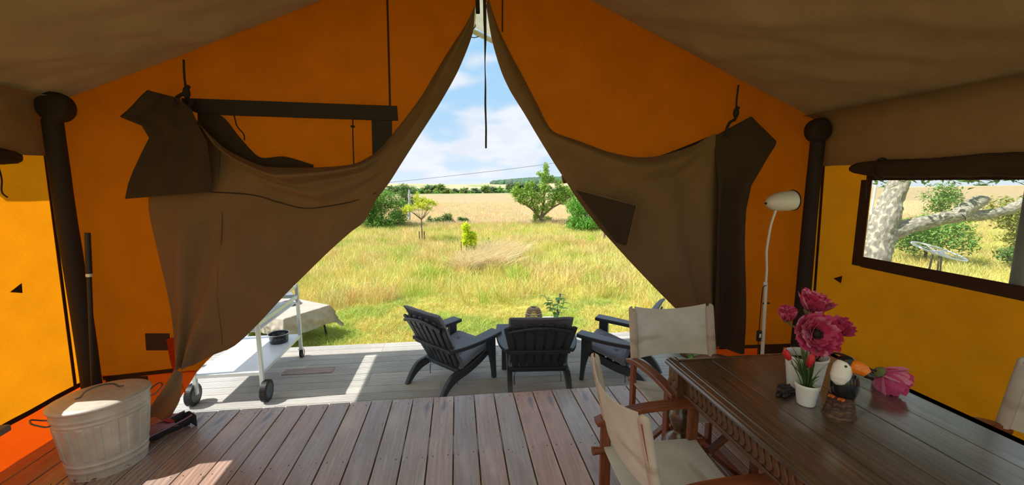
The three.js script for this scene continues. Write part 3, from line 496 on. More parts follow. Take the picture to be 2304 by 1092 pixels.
const teakTex = tex(512, 256, 1, 0.5, (x, y, o) => { const g = fbm(x * 5, y * 90, 2, 4), w = fbm(x * 4, y * 8, 7, 3); mix3(o, [104, 52, 28], [148, 86, 52], clamp(0.45 + g * 1.1 + w * 0.5)); });
M.teak = std({ map: teakTex, roughness: 0.42 });
const sailTex = tex(512, 512, 0.6, 0.6, (x, y, o) => { const b = fbm(x * 9, y * 9, 3, 4), st = smooth(0.1, 0.4, fbm(x * 3, y * 14, 12, 3)); mix3(o, [238, 237, 233], [216, 213, 206], clamp(0.4 + b)); mix3(o, o.slice(), [192, 180, 156], st * 0.5); const w = (Math.sin(x * 2600) + Math.sin(y * 2600)) * 3; o[0] += w; o[1] += w; o[2] += w; });
M.sail = phy({ map: sailTex, roughness: 0.95, transmission: 0.25, thickness: 0, specularIntensity: 0.2 });
M.sailHem = std({ map: sailTex, color: new THREE.Color(0.66, 0.58, 0.53), roughness: 0.95 });
{
  const X0 = 0.97, X1 = 1.83, Z0 = -1.83, Z1 = 0.2, top = 0.77;
  const t = thing('dining_table', 'long dark oak dining table with carved apron and planked top', 'table', [1.4, 0, -0.8]);
  const off = (g) => g.translate(-1.4, 0, 0.8);
  const nP = 5, w = (X1 - X0 - 0.11) / nP;
  for (let i = 0; i < nP; i++) part(t, 'plank', off(uvBox(box(w - 0.0016, 0.03, Z1 - Z0 - 0.1, X0 + 0.055 + w * (i + 0.5), top - 0.015 + (i % 2) * 0.0006, (Z0 + Z1) / 2, 0.0018), 'z', i * 0.4, i * 0.17)), M.oak);
  // moulded edge: profile from the outer lip inwards, swept along each side
  const prof = [[0, -0.016], [0.004, -0.008], [0.012, -0.006], [0.016, -0.003], [0.03, 0], [0.036, -0.003], [0.041, -0.0035], [0.044, 0], [0.055, 0], [0.055, -0.03], [0.03, -0.038], [0.012, -0.034], [0.002, -0.026]];
  const mould = (len) => extrude(prof.map(([a, b]) => [a, b]), len, 0);
  part(t, 'edge_moulding', off(uvBox(mould(Z1 - Z0).translate(X0, top, Z0), 'z')), M.oak);
  part(t, 'edge_moulding', off(uvBox(mould(Z1 - Z0).scale(-1, 1, 1).translate(X1, top, Z0), 'z')), M.oak);
  part(t, 'edge_moulding', off(uvBox(mould(X1 - X0 - 0.06).rotateY(-Math.PI / 2).translate(X1 - 0.03, top, Z0), 'x')), M.oak);
  part(t, 'edge_moulding', off(uvBox(mould(X1 - X0 - 0.06).rotateY(Math.PI / 2).translate(X0 + 0.03, top, Z1), 'x')), M.oak);
  const ax = X0 + 0.06, bx = X1 - 0.06, az = Z0 + 0.06, bz = Z1 - 0.06;
  part(t, 'apron', off(uvBox(box(0.024, 0.09, bz - az, ax, 0.685, (az + bz) / 2, 0.003), 'z')), M.carved);
  part(t, 'apron', off(uvBox(box(0.024, 0.09, bz - az, bx, 0.685, (az + bz) / 2, 0.003), 'z')), M.carved);
  part(t, 'apron', off(uvBox(box(bx - ax, 0.09, 0.024, (ax + bx) / 2, 0.685, az, 0.003), 'x')), M.carved);
  part(t, 'apron', off(uvBox(box(bx - ax, 0.09, 0.024, (ax + bx) / 2, 0.685, bz, 0.003), 'x')), M.carved);
  part(t, 'apron_rail', off(uvBox(box(0.04, 0.022, bz - az, ax, 0.632, (az + bz) / 2, 0.006), 'z')), M.carved);
  part(t, 'apron_rail', off(uvBox(box(0.04, 0.022, bz - az, bx, 0.632, (az + bz) / 2, 0.006), 'z')), M.carved);
  part(t, 'apron_rail', off(uvBox(box(bx - ax, 0.022, 0.04, (ax + bx) / 2, 0.632, az, 0.006), 'x')), M.carved);
  // carved relief on the visible long side: leaning leaf lobes
  const lobe = (() => { const s = new THREE.Shape(); s.moveTo(-0.006, -0.034); s.bezierCurveTo(0.018, -0.036, 0.02, -0.012, 0.008, 0.002); s.bezierCurveTo(-0.004, 0.014, 0.002, 0.03, 0.016, 0.035); s.bezierCurveTo(-0.012, 0.04, -0.02, 0.018, -0.01, 0.0); s.bezierCurveTo(-0.002, -0.012, 0.002, -0.024, -0.006, -0.034); return new THREE.ExtrudeGeometry(s, { depth: 0.006, bevelEnabled: true, bevelThickness: 0.004, bevelSize: 0.003, bevelSegments: 2, curveSegments: 6 }).rotateY(-Math.PI / 2); })();
  const bead = new THREE.SphereGeometry(0.007, 8, 6).scale(0.6, 1, 1);
  for (let i = 0; i < 50; i++) {
    const z = Z0 + 0.17 + i * 0.034; if (z > bz - 0.06) break;
    const l = part(t, 'carved_lobe', lobe, M.carved); l.position.set(ax - 0.012 - 1.4, 0.685, z + 0.8);
    const b = part(t, 'carved_bead', bead, M.carved); b.position.set(ax - 0.014 - 1.4, 0.705, z + 0.8 + 0.017);
  }
  for (const [x, z] of [[ax, az], [bx, az], [ax, bz], [bx, bz]]) {
    const sx = Math.sign(x - 1.4), sz = Math.sign(z + 0.8);
    part(t, 'corner_block', off(merge([uvBox(box(0.085, 0.14, 0.085, x + sx * 0.004, 0.665, z + sz * 0.004, 0.006), 'y'), ...[-1, 0, 1].map((k) => ball(0.022, x + sx * 0.044, 0.7 - 0.03 * Math.abs(k), z + k * 0.026, 0.5, 1, 0.8, 10, 8)), ...[-1, 0, 1].map((k) => ball(0.022, x + k * 0.026, 0.7 - 0.03 * Math.abs(k), z + sz * 0.044, 0.8, 1, 0.5, 10, 8))])), M.carved);
    part(t, 'leg', off(lathe([[0.034, 0.6], [0.045, 0.585], [0.03, 0.565], [0.034, 0.545], [0.048, 0.53], [0.052, 0.5], [0.044, 0.465], [0.03, 0.44], [0.034, 0.425], [0.06, 0.4], [0.072, 0.35], [0.068, 0.3], [0.05, 0.25], [0.032, 0.215], [0.042, 0.2], [0.046, 0.185], [0.03, 0.17]], 28).translate(x, 0, z)), M.oak);
    part(t, 'foot', off(merge([uvBox(box(0.085, 0.13, 0.085, x, 0.11, z, 0.006), 'y'), lathe([[0, 0], [0.03, 0], [0.042, 0.02], [0.04, 0.045], [0, 0.05]], 20).translate(x, 0, z)])), M.oak);
  }
  part(t, 'stretcher', off(uvBox(box(0.05, 0.05, bz - az - 0.08, ax, 0.115, (az + bz) / 2, 0.006), 'z')), M.oak);
  part(t, 'stretcher', off(uvBox(box(0.05, 0.05, bz - az - 0.08, bx, 0.115, (az + bz) / 2, 0.006), 'z')), M.oak);
  part(t, 'stretcher', off(uvBox(box(bx - ax - 0.08, 0.05, 0.05, (ax + bx) / 2, 0.115, az, 0.006), 'x')), M.oak);
  part(t, 'stretcher', off(uvBox(box(bx - ax - 0.08, 0.05, 0.05, (ax + bx) / 2, 0.115, bz, 0.006), 'x')), M.oak);
}
function directorChair(label) {
  const t = thing('director_chair', label, 'chair'), W = 0.245, zr = -0.2, zf = 0.2;
  for (const s of [-1, 1]) {
    part(t, 'rear_post', merge([bar(V(s * W, 0.04, zr), V(s * W, 0.6, zr - 0.005), 0.045, 0.022, V(s, 0, 0)), bar(V(s * W, 0.57, zr - 0.002), V(s * W, 0.862, zr - 0.066), 0.026, 0.02, V(s, 0, 0))]), M.teak);
    part(t, 'front_post', bar(V(s * W, 0.04, zf), V(s * W, 0.605, zf), 0.045, 0.022, V(s, 0, 0)), M.teak);
    // arched arm: profile in the z-y plane, extruded across
    const arm = new THREE.Shape(); arm.moveTo(-0.25, 0.575); arm.quadraticCurveTo(-0.06, 0.655, 0.29, 0.625); arm.lineTo(0.29, 0.6); arm.quadraticCurveTo(-0.04, 0.628, -0.245, 0.55); arm.closePath();
    part(t, 'armrest', uvBox(extrude(arm, 0.052, 0.004, 14).rotateY(-Math.PI / 2).translate(s * (W + 0.006) + 0.026, 0, 0), 'z', s, 0.2), M.teak);
    part(t, 'seat_rail', merge([rod(V(s * (W - 0.012), 0.44, -0.235), V(s * (W - 0.012), 0.44, 0.225), 0.013, 0.013, 12), rod(V(s * (W - 0.012), 0.44, -0.265), V(s * (W - 0.012), 0.44, -0.235), 0.019, 0.016, 14), rod(V(s * (W - 0.012), 0.44, 0.225), V(s * (W - 0.012), 0.44, 0.25), 0.016, 0.019, 14)]), M.teak);
    part(t, 'floor_rail', bar(V(s * W, 0.022, -0.25), V(s * W, 0.022, 0.25), 0.03, 0.04), M.teak);
    for (const z of [-0.165, 0.165]) part(t, 'cross_brace', bar(V(-s * (W - 0.015), 0.05, z + s * 0.012), V(s * (W - 0.015), 0.43, z + s * 0.012), 0.02, 0.036, V(0, 0, 1)), M.teak);
  }
  for (const z of [-0.165, 0.165]) part(t, 'pivot_bolt', rod(V(0, 0.24, z - 0.035), V(0, 0.24, z + 0.035), 0.007, 0.007, 10), M.steel);
  part(t, 'seat_canvas', shell((u, v) => { const x = lerp(-1, 1, u), e = Math.abs(x); return V(x * 0.25, 0.456 - 0.028 * (1 - x * x) + (e > 0.96 ? -0.006 : 0) + 0.003 * noise(u * 5, v * 5), lerp(-0.215, 0.215, v)); }, 28, 16, 0.004, (u, v) => [u * 0.5, v * 0.43]), M.sail);
  const by = (v) => lerp(0.585, 0.88, v), bz = (v) => lerp(zr - 0.012, zr - 0.075, v);
  const back = part(t, 'back_canvas', shell((u, v) => { const x = lerp(-1, 1, u), sag = 1 - x * x; return V(x * 0.222, by(v) - 0.034 * sag * v + 0.006 * sag * (1 - v), bz(v) - 0.035 * sag - 0.002); }, 26, 18, 0.003, (u, v) => [u * 0.4, v * 0.3]), M.sail);
  for (const s of [-1, 1]) part(back, 'sleeve', surf((u, v) => { const a = v * Math.PI * 2, y = by(u) + (s * Math.cos(a) < 0 ? -0.012 * u * (1 - Math.abs(Math.cos(a)) * 0.2) : 0.004 * u); const k = u > 0.93 ? Math.sqrt(Math.max(0.02, 1 - ((u - 0.93) / 0.07) ** 2)) : 1; return V(s * (W - 0.006) + Math.cos(a) * 0.024 * (0.3 + 0.7 * k), y, bz(u) + 0.008 + Math.sin(a) * 0.019 * k); }, 40, 20, (u, v) => [v * 0.14, u * 0.3]), M.sailHem);
  return t;
}
const chair0 = directorChair("director's chair with cream canvas at the far end of the oak table");
chair0.position.set(1.24, 0, -2.03);
copy(chair0, [0.83, 0, -1.42], Math.PI / 2, "director's chair with cream canvas at the near left side of the oak table");
copy(chair0, [2.045, 0, -1.15], -Math.PI / 2, "director's chair with cream canvas beyond the right side of the oak table by the wall");

// ---- things on the table
const TT = 0.7706;
const glaze = std({ color: new THREE.Color().setRGB(0.80, 0.80, 0.77), roughness: 0.3 }), soil = std({ color: 0x2c2018, roughness: 1 });
{
  const t = thing('flower_pot', 'large white tapered pot holding the pink flowers', 'pot', [1.385, TT, -1.475]);
  part(t, 'pot_body', lathe([[0, 0], [0.055, 0], [0.058, 0.006], [0.073, 0.128], [0.077, 0.132], [0.077, 0.142], [0.072, 0.142], [0.069, 0.13], [0.066, 0.11]], 40), glaze);
  part(t, 'soil', lathe([[0, 0.116], [0.066, 0.11]], 24), soil);
}
// a pink poppy-like artificial flower: stem with calyx, dark centre, layered frilled petals
const petalMats = [[0.62, 0.03, 0.15], [0.70, 0.075, 0.24], [0.5, 0.015, 0.10], [0.80, 0.26, 0.42]].map((c) => phy({ color: new THREE.Color().setRGB(...c), roughness: 0.75, transmission: 0.3, thickness: 0, sheen: 0.3, sheenColor: new THREE.Color(0.8, 0.5, 0.7) }));
const petalGeo = [0, 1, 2].map((k) => surf((u, v) => { const a = (v - 0.5) * 1.05, L = u; const w = Math.sin(Math.min(1, u * 0.75 + 0.2) * Math.PI * 0.62) * 0.032, fr = u > 0.6 ? 0.008 * noise(v * 9, k * 3, u * 3) * (u - 0.6) * 2.5 : 0; return V((v - 0.5) * 2 * w, 0.0 + 0.022 * Math.pow(u, 1.5) * (0.6 + k * 0.3) + 0.008 * Math.abs(v - 0.5) * 2 * u + fr * 1.6, L * 0.056 + fr + (u > 0.9 ? 0.004 * Math.cos(v * 21 + k) : 0)); }, 8, 8, (u, v) => [u, v]));
const stemMat = std({ color: new THREE.Color().setRGB(0.22, 0.24, 0.07), roughness: 0.7 }), calyxMat = std({ color: new THREE.Color().setRGB(0.16, 0.17, 0.06), roughness: 0.8 }), coreMat = std({ color: new THREE.Color().setRGB(0.03, 0.012, 0.012), roughness: 0.9 }), goldMat = std({ color: new THREE.Color().setRGB(0.35, 0.17, 0.03), roughness: 0.9 });
function flower(label, head, dir, size, open, stem, seed, stemM = stemMat, core = coreMat) {
  const t = thing('pink_flower', label, 'flower'), R = rng(seed);
  part(t, 'stem', tube([...stem, head.toArray()], 0.0042, 40, 7), stemM);
  const q = new THREE.Quaternion().setFromUnitVectors(V(0, 1, 0), dir.clone().normalize());
  const put = (m, p, e, s) => { m.quaternion.copy(q).multiply(new THREE.Quaternion().setFromEuler(e)); m.position.copy(head).add(p.applyQuaternion(q)); m.scale.setScalar(s); };
  put(part(t, 'calyx', lathe([[0, -0.009], [0.009, -0.007], [0.017, 0.002], [0.016, 0.006], [0, 0.006]], 16), calyxMat), V(0, 0, 0), new THREE.Euler(), size);
  put(part(t, 'flower_centre', merge([ball(0.012, 0, 0.018, 0, 1, 0.8, 1, 12, 8), ...Array.from({ length: 26 }, (_, i) => { const a = i * 2.4, r = 0.009 + 0.01 * ((i * 7) % 5) / 5; return rod(V(Math.cos(a) * r * 0.4, 0.015, Math.sin(a) * r * 0.4), V(Math.cos(a) * r, 0.03, Math.sin(a) * r), 0.0008, 0.0016, 5); })]), core), V(0, 0.004, 0), new THREE.Euler(), size);
  for (let L = 0; L < 3; L++) for (let i = 0; i < 12 - L * 2; i++) {
    const a = (i + L * 0.4 + R() * 0.3) / (12 - L * 2) * Math.PI * 2, elev = open + L * 0.22 + (R() - 0.5) * 0.22;
    put(part(t, 'petal', petalGeo[Math.floor(R() * 3)], petalMats[Math.floor(R() * 4)]), V(0, 0.006 + L * 0.003, 0), new THREE.Euler(-elev, a, 0, 'YXZ'), size * (1 - L * 0.13) * (0.92 + R() * 0.16));
  }
  return t;
}
const foot = [1.385, TT + 0.155, -1.475];
flower('small pink flower with a golden centre, leftmost above the white pots', V(1.272, 1.062, -1.46), V(-0.35, 0.9, 0.35), 0.86, 0.75, [[1.375, TT + 0.1, -1.475], [1.352, 0.96, -1.47], [1.325, 1.02, -1.465], [1.29, 1.045, -1.462]], 3, stemMat, goldMat);
flower('topmost pink flower seen from the side above the white pots', V(1.4, 1.078, -1.5), V(0.25, 0.9, 0.2), 1.3, 0.5, [[1.39, TT + 0.1, -1.48], [1.395, 0.98, -1.485], [1.397, 1.04, -1.495]], 7);
flower('largest pink flower facing the room with a dark centre', V(1.352, 1.022, -1.425), V(-0.3, 0.3, 0.95), 1.42, 0.12, [[1.365, TT + 0.1, -1.47], [1.356, 0.95, -1.462], [1.35, 0.99, -1.455], [1.35, 1.02, -1.44]], 11);
flower('dark pink flower on a curved stem right of the largest one', V(1.476, 1.008, -1.455), V(0.1, 0.75, 0.65), 1.02, 0.6, [[1.405, TT + 0.1, -1.47], [1.41, 0.93, -1.465], [1.43, 0.955, -1.46], [1.465, 0.975, -1.457], [1.475, 0.995, -1.456]], 17);
flower('drooping pink flower hanging over the table right of the toucan', V(1.668, 0.846, -1.425), V(0.75, -0.6, 0.3), 1.5, 0.4, [[1.415, TT + 0.11, -1.465], [1.44, 0.925, -1.45], [1.5, 0.925, -1.425], [1.56, 0.893, -1.42], [1.62, 0.862, -1.42], [1.655, 0.85, -1.424]], 23, std({ color: 0x2a1c12, roughness: 0.8 }));
{ // small white pot with red tulips
  const t = thing('tulip_pot', 'small white pot of artificial red tulips in front of the larger pot', 'potted plant', [1.29, TT, -1.355]);
  part(t, 'pot_body', lathe([[0, 0], [0.028, 0], [0.0305, 0.004], [0.039, 0.068], [0.041, 0.07], [0.041, 0.083], [0.038, 0.083], [0.036, 0.07], [0.034, 0.06]], 40), glaze);
  part(t, 'soil', lathe([[0, 0.066], [0.036, 0.062]], 20), soil);
  const lm = [[0.05, 0.13, 0.025], [0.08, 0.17, 0.04], [0.11, 0.19, 0.06]].map((c) => phy({ color: new THREE.Color().setRGB(...c), roughness: 0.55, transmission: 0.25, thickness: 0 })), R = rng(9);
  for (let i = 0; i < 24; i++) {
    const a = R() * Math.PI * 2, lean = 0.02 + R() * 0.065, L = 0.09 + R() * 0.085, w = 0.0035 + R() * 0.003, dx = Math.cos(a), dz = Math.sin(a);
    part(t, 'leaf', surf((u, v) => { const k = (v - 0.5) * 2 * w * Math.sin(Math.min(1, u * 0.9 + 0.1) * Math.PI); return V(dx * (0.012 + lean * u * u) - dz * k, 0.062 + L * u - 0.03 * u * u * u * (lean * 10), dz * (0.012 + lean * u * u) + dx * k); }, 8, 2, (u, v) => [u, v]), lm[i % 3]);
  }
  const tul = std({ color: new THREE.Color().setRGB(0.55, 0.02, 0.03), roughness: 0.45 });
  for (const [hx, hy, hz, ax, az] of [[-0.088, 0.185, 0.0, 0.55, 0], [-0.012, 0.165, 0.012, -0.12, 0.1], [0.012, 0.14, -0.015, -0.3, -0.2]]) {
    part(t, 'tulip_stem', tube([[0.2 * hx, 0.06, 0], [0.45 * hx, 0.11, hz * 0.5], [hx + ax * 0.02, hy - 0.01, hz]], 0.0022, 16, 6), lm[2]);
    const f = part(t, 'tulip_head', lathe([[0, -0.006], [0.008, -0.003], [0.0115, 0.008], [0.0105, 0.024], [0.006, 0.036], [0, 0.041]], 18), tul); f.position.set(hx, hy, hz); f.rotation.set(az, 0, ax);
    for (let k = 0; k < 3; k++) part(f, 'tulip_petal', surf((u, v) => { const a = (v - 0.5) * 1.9 + k * 2.094, r = (0.0118 * Math.sin(0.35 + u * 2.3) + 0.001); return V(Math.cos(a * (1 - 0.2 * u)) * r, -0.004 + u * 0.046 - 0.01 * Math.abs(v - 0.5) * 2 * u, Math.sin(a * (1 - 0.2 * u)) * r); }, 8, 6, (u, v) => [u, v]), tul);
  }
}
{ // toucan figurine on a stump; the head looks over its left shoulder
  const t = thing('toucan_figurine', 'glazed ceramic toucan figurine with orange beak sitting on a brown stump', 'figurine', [1.352, TT, -1.275]);
  const gl = (r, g, b, ro = 0.18) => std({ color: new THREE.Color().setRGB(r, g, b), roughness: ro }), bk = gl(0.012, 0.012, 0.014, 0.15);
  const bark = std({ map: tex(256, 256, 0.3, 0.3, (x, y, o) => { const g = fbm(x * 90, y * 16, 4, 4); mix3(o, [52, 34, 24], [118, 84, 60], clamp(0.45 + g * 1.4)); }), roughness: 0.6 });
  const B = (g) => g.rotateY(-1.2), Hd = (g) => g.rotateY(0.5);
  part(t, 'stump', surf((u, v) => { const a = u * Math.PI * 2, flare = 0.038 + 0.015 * (1 - v) ** 2 + 0.005 * noise(Math.cos(a) * 3, Math.sin(a) * 3, v * 2) + 0.003 * Math.sin(a * 9 + v * 3); return V(Math.cos(a) * flare, v * (0.07 + 0.012 * noise(Math.cos(a) * 2, Math.sin(a) * 2)), Math.sin(a) * flare * 0.9); }, 60, 20, (u, v) => [v * 0.1, u * 0.25]), bark);
  part(t, 'stump_top', lathe([[0, 0.074], [0.028, 0.072], [0.039, 0.066]], 30).scale(1, 1, 0.9), bark);
  part(t, 'bird_body', B(surf((u, v) => { const th = v * Math.PI * 2, cy = lerp(0.052, 0.185, u), r = 0.046 * Math.pow(Math.sin(Math.PI * (0.05 + u * 0.88)), 0.55) * (1 - 0.28 * u); return V(Math.cos(th) * r, cy, Math.sin(th) * r * 0.98 - 0.01 + 0.012 * u); }, 28, 28, (u, v) => [u, v])), bk);
  part(t, 'bird_head', ball(0.0285, 0.006, 0.1945, 0.0, 1.05, 0.95, 1.05, 24, 18), bk);
  part(t, 'white_bib', merge([taper([[-0.024, 0.116, 0.004, 0.01], [-0.021, 0.126, 0.004, 0.023], [-0.016, 0.146, 0.003, 0.0305], [-0.012, 0.166, 0.003, 0.0305], [-0.009, 0.186, 0.003, 0.0288], [-0.008, 0.203, 0.003, 0.019], [-0.008, 0.211, 0.003, 0.004]], 36, 26)]), gl(0.82, 0.80, 0.76, 0.2), 'white face and chest');
  for (const s of [-1, 1]) part(t, 'wing', B(ball(0.03, s * 0.03, 0.112, -0.014, 0.42, 1.5, 0.9, 18, 14)), bk);
  part(t, 'tail', B(extrude([[-0.015, 0.075], [0.015, 0.075], [0.019, -0.03], [-0.019, -0.03]], 0.012, 0.004).rotateX(0.3).translate(0, 0.035, -0.055)), bk);
  part(t, 'beak', Hd(taper([[0, 0.186, 0.018, 0.023], [0, 0.19, 0.034, 0.0245], [0, 0.186, 0.052, 0.0215], [0, 0.177, 0.065, 0.0155]], 16, 16).scale(0.8, 1, 1)), gl(0.78, 0.2, 0.008, 0.15));
  part(t, 'beak_tip', Hd(taper([[0, 0.177, 0.0645, 0.0158], [0, 0.17, 0.075, 0.011], [0, 0.16, 0.081, 0.002]], 10, 14).scale(0.8, 1, 1)), gl(0.012, 0.011, 0.01, 0.15), 'black beak tip');
  for (const s of [-1, 1]) part(t, 'eye', Hd(ball(0.0042, s * 0.0255 - 0.006, 0.194, 0.012, 1, 1, 1, 10, 8)), gl(0.02, 0.015, 0.015));
  for (const s of [-1, 1]) part(t, 'foot', B(merge([-1, 0, 1].map((k) => ball(0.0058, s * 0.015 + k * 0.006, 0.071, 0.03 + 0.003 * Math.abs(k), 0.8, 0.9, 2.0, 8, 6)))), gl(0.6, 0.12, 0.02, 0.3), 'orange foot');
}
{ // small dark lumpy ornament
  const m = std({ map: tex(128, 128, 0.1, 0.1, (x, y, o) => { const g = fbm(x * 120, y * 120, 4, 4); mix3(o, [22, 15, 13], [78, 54, 44], clamp(0.4 + g * 1.3)); }), roughness: 0.55 });
  const t = thing('carved_ornament', 'small dark brown lumpy carved ornament left of the pots', 'ornament', [1.27, TT, -1.435], 0.3);
  const g = new THREE.IcosahedronGeometry(1, 5), p = g.attributes.position;
  for (let i = 0; i < p.count; i++) { const x = p.getX(i), y = p.getY(i), z = p.getZ(i), n = 1 + 0.5 * fbm(x * 2.6, y * 2.6, z * 2.6, 4) - 0.3 * Math.abs(noise(x * 5, y * 5, z * 5)); p.setXYZ(i, x * n * 0.042, Math.max(0, y * n * 0.026 + 0.016 - 0.006 * Math.abs(x)), z * n * 0.026); }
  g.computeVertexNormals(); part(t, 'lump', uvBox(g, 'x'), m);
  for (const [x, z, r] of [[-0.045, 0.004, 0.5], [0.042, 0.012, -0.4], [0.04, -0.014, 0.6], [-0.03, 0.02, 0.2]]) part(t, 'stub', ball(0.011, x, 0.009, z, 1.5, 0.75, 0.8, 10, 8), m);
}
// ================================================================ on the deck: loungers, side table, trolley, laid table
const resin = std({ color: new THREE.Color().setRGB(0.042, 0.047, 0.058), roughness: 0.36 });
const cushTex = tex(256, 256, 0.5, 0.5, (x, y, o) => { const n = noise(x * 300, y * 80) * 9 + noise(x * 80, y * 300) * 9 + fbm(x * 8, y * 8, 3, 3) * 14; o[0] = 120 + n; o[1] = 124 + n; o[2] = 138 + n; });
const cushM = std({ map: cushTex, roughness: 0.9 }), tieM = std({ color: 0x1b1b1d, roughness: 0.9 }), tagM = std({ color: 0xd8d8d4, roughness: 0.8 });
function lounger(label) {
  const t = thing('adirondack_chair', label, 'lounge chair'), k = 1;
  // side frames: each leg a swept part
  for (const s of [-1, 1]) {
    const fl = new THREE.Shape(); fl.moveTo(0.25, 0.52); fl.lineTo(0.36, 0.52); fl.quadraticCurveTo(0.36, 0.25, 0.375, 0); fl.lineTo(0.335, 0); fl.quadraticCurveTo(0.315, 0.25, 0.25, 0.36); fl.closePath();
    part(t, 'front_leg', extrude(fl, 0.05, 0.006).rotateY(-Math.PI / 2).translate(s * 0.29 + 0.025, 0, 0), resin);
    const rl = new THREE.Shape(); rl.moveTo(0.3, 0.39); rl.quadraticCurveTo(0.05, 0.26, -0.2, 0.24); rl.quadraticCurveTo(-0.32, 0.22, -0.42, 0); rl.lineTo(-0.365, 0); rl.quadraticCurveTo(-0.27, 0.13, -0.12, 0.155); rl.quadraticCurveTo(0.1, 0.19, 0.3, 0.31); rl.closePath();
    part(t, 'rear_leg', extrude(rl, 0.045, 0.006).rotateY(-Math.PI / 2).translate(s * 0.255 + 0.0225, 0, 0), resin);
    const ar = new THREE.Shape(); ar.moveTo(s * 0.225, 0.40); ar.lineTo(s * 0.36, 0.40); ar.quadraticCurveTo(s * 0.375, 0.3, s * 0.37, 0.12); ar.quadraticCurveTo(s * 0.36, -0.16, s * 0.29, -0.28); ar.lineTo(s * 0.235, -0.25); ar.quadraticCurveTo(s * 0.25, 0, s * 0.225, 0.28); ar.closePath();
    part(t, 'armrest', new THREE.ExtrudeGeometry(ar, { depth: 0.03, bevelEnabled: true, bevelThickness: 0.008, bevelSize: 0.008, bevelOffset: -0.008, bevelSegments: 2, curveSegments: 10 }).rotateX(Math.PI / 2).rotateX(-0.075).translate(0, 0.545, 0), resin);
  }
  // fan back of seven slats, reclined
  const lean = 0.44, back = new THREE.Group(); const H = (i) => 0.66 + 0.075 * Math.cos(i / 3 * 1.25);
  for (let i = -3; i <= 3; i++) {
    const w = 0.062, fan = i * 0.028, x0 = i * 0.064, h = H(i);
    const sl = new THREE.Shape(); sl.moveTo(x0 - w * 0.42, 0); sl.lineTo(x0 + w * 0.42, 0); sl.lineTo(x0 + fan + w * 0.52, h - 0.02); sl.quadraticCurveTo(x0 + fan, h + 0.02, x0 + fan - w * 0.52, h - 0.02); sl.closePath();
    part(t, 'back_slat', extrude(sl, 0.02, 0.004).rotateX(-lean).translate(0, 0.2, -0.1 + 0.012 * Math.cos(i * 0.5) * -1), resin);
  }
  const rail = (y, w, hh) => box(w, hh, 0.035, 0, y, -0.012, 0.008).rotateX(-lean).translate(0, 0.2, -0.105);
  part(t, 'back_rail', rail(0.04, 0.5, 0.06), resin); part(t, 'back_rail', rail(0.33, 0.54, 0.05), resin);
  part(t, 'back_rail', surf((u, v) => { const x = lerp(-0.27, 0.27, u), a = v * Math.PI * 2; return V(x + Math.cos(a) * 0.002, 0.6 + 0.085 * Math.cos(x / 0.27 * 1.25) + Math.cos(a) * 0.022, -0.012 + Math.sin(a) * 0.018); }, 20, 12, (u, v) => [u, v]).rotateX(-lean).translate(0, 0.2, -0.11), resin);
  for (let i = 0; i < 6; i++) part(t, 'seat_slat', box(0.5, 0.018, 0.07, 0, 0.225 + i * 0.026, -0.1 + i * 0.085, 0.006, [-0.3, 0, 0]), resin);
  // tufted cushions
  const pad = (w, h, th, tuft) => shell((u, v) => { const x = (u - 0.5) * 2, y = (v - 0.5) * 2, e = (1 - x ** 6) * (1 - y ** 6); let d = th * Math.pow(Math.max(e, 0), 0.4); for (const [a, b] of tuft) d -= th * 0.75 * Math.exp(-(((x - a) * w) ** 2 + ((y - b) * h) ** 2) / 0.0022); d += 0.004 * noise(x * 4, y * 4, w * 9); return V(x * w / 2 * (1 + 0.05 * y * y * (Math.abs(x) > 0.8 ? 1 : 0)), y * h / 2 + 0.012 * x * x * Math.sign(y) * (Math.abs(y) > 0.8 ? 1 : 0), d); }, 34, 34, 0.02, (u, v) => [u * w, v * h]);
  const t4 = [[-0.45, -0.42], [0.45, -0.42], [-0.45, 0.42], [0.45, 0.42]];
  const bc = part(t, 'back_cushion', pad(0.5, 0.72, 0.05, t4).translate(0, 0.4, 0.025).rotateX(-lean).translate(0, 0.22, -0.1), cushM);
  const sc = part(t, 'seat_cushion', pad(0.49, 0.5, 0.05, t4).rotateX(-Math.PI / 2).rotateX(-0.3).translate(0, 0.33, 0.13), cushM);
  part(bc, 'cushion_tie', tube([[-0.06, 0.82, -0.44], [-0.09, 0.8, -0.46], [-0.05, 0.76, -0.455], [0.04, 0.77, -0.46], [0.09, 0.8, -0.455]], 0.003, 24, 5), tieM);
  part(sc, 'cushion_tie', tube([[0.2, 0.22, -0.1], [0.21, 0.12, -0.12], [0.205, 0.05, -0.12], [0.215, 0.04, -0.115], [0.212, 0.14, -0.11]], 0.0025, 20, 5), tieM);
  part(sc, 'cushion_tie', tube([[-0.2, 0.22, -0.1], [-0.21, 0.12, -0.12], [-0.206, 0.06, -0.12]], 0.0025, 16, 5), tieM);
  part(sc, 'care_label', box(0.035, 0.025, 0.002, 0.245, 0.26, -0.08, 0, [0, 1.2, 0]), tagM, 'white care label');
  return t;
}
const l0 = lounger('black resin lounge chair with grey cushions, left one facing right across the deck');
l0.scale.set(1.04, 0.89, 0.92); l0.position.set(-0.09, DECK, -4.28); l0.rotation.y = 2.3;
const l1 = copy(l0, [0.78, DECK, -4.1], 3.06, 'black resin lounge chair with grey cushions, middle one seen squarely from behind'); l1.scale.set(1.12, 0.87, 0.92); 
const l2 = copy(l0, [1.7, DECK, -4.15], -2.2, 'black resin lounge chair with grey cushions, right one partly behind the canvas chair');
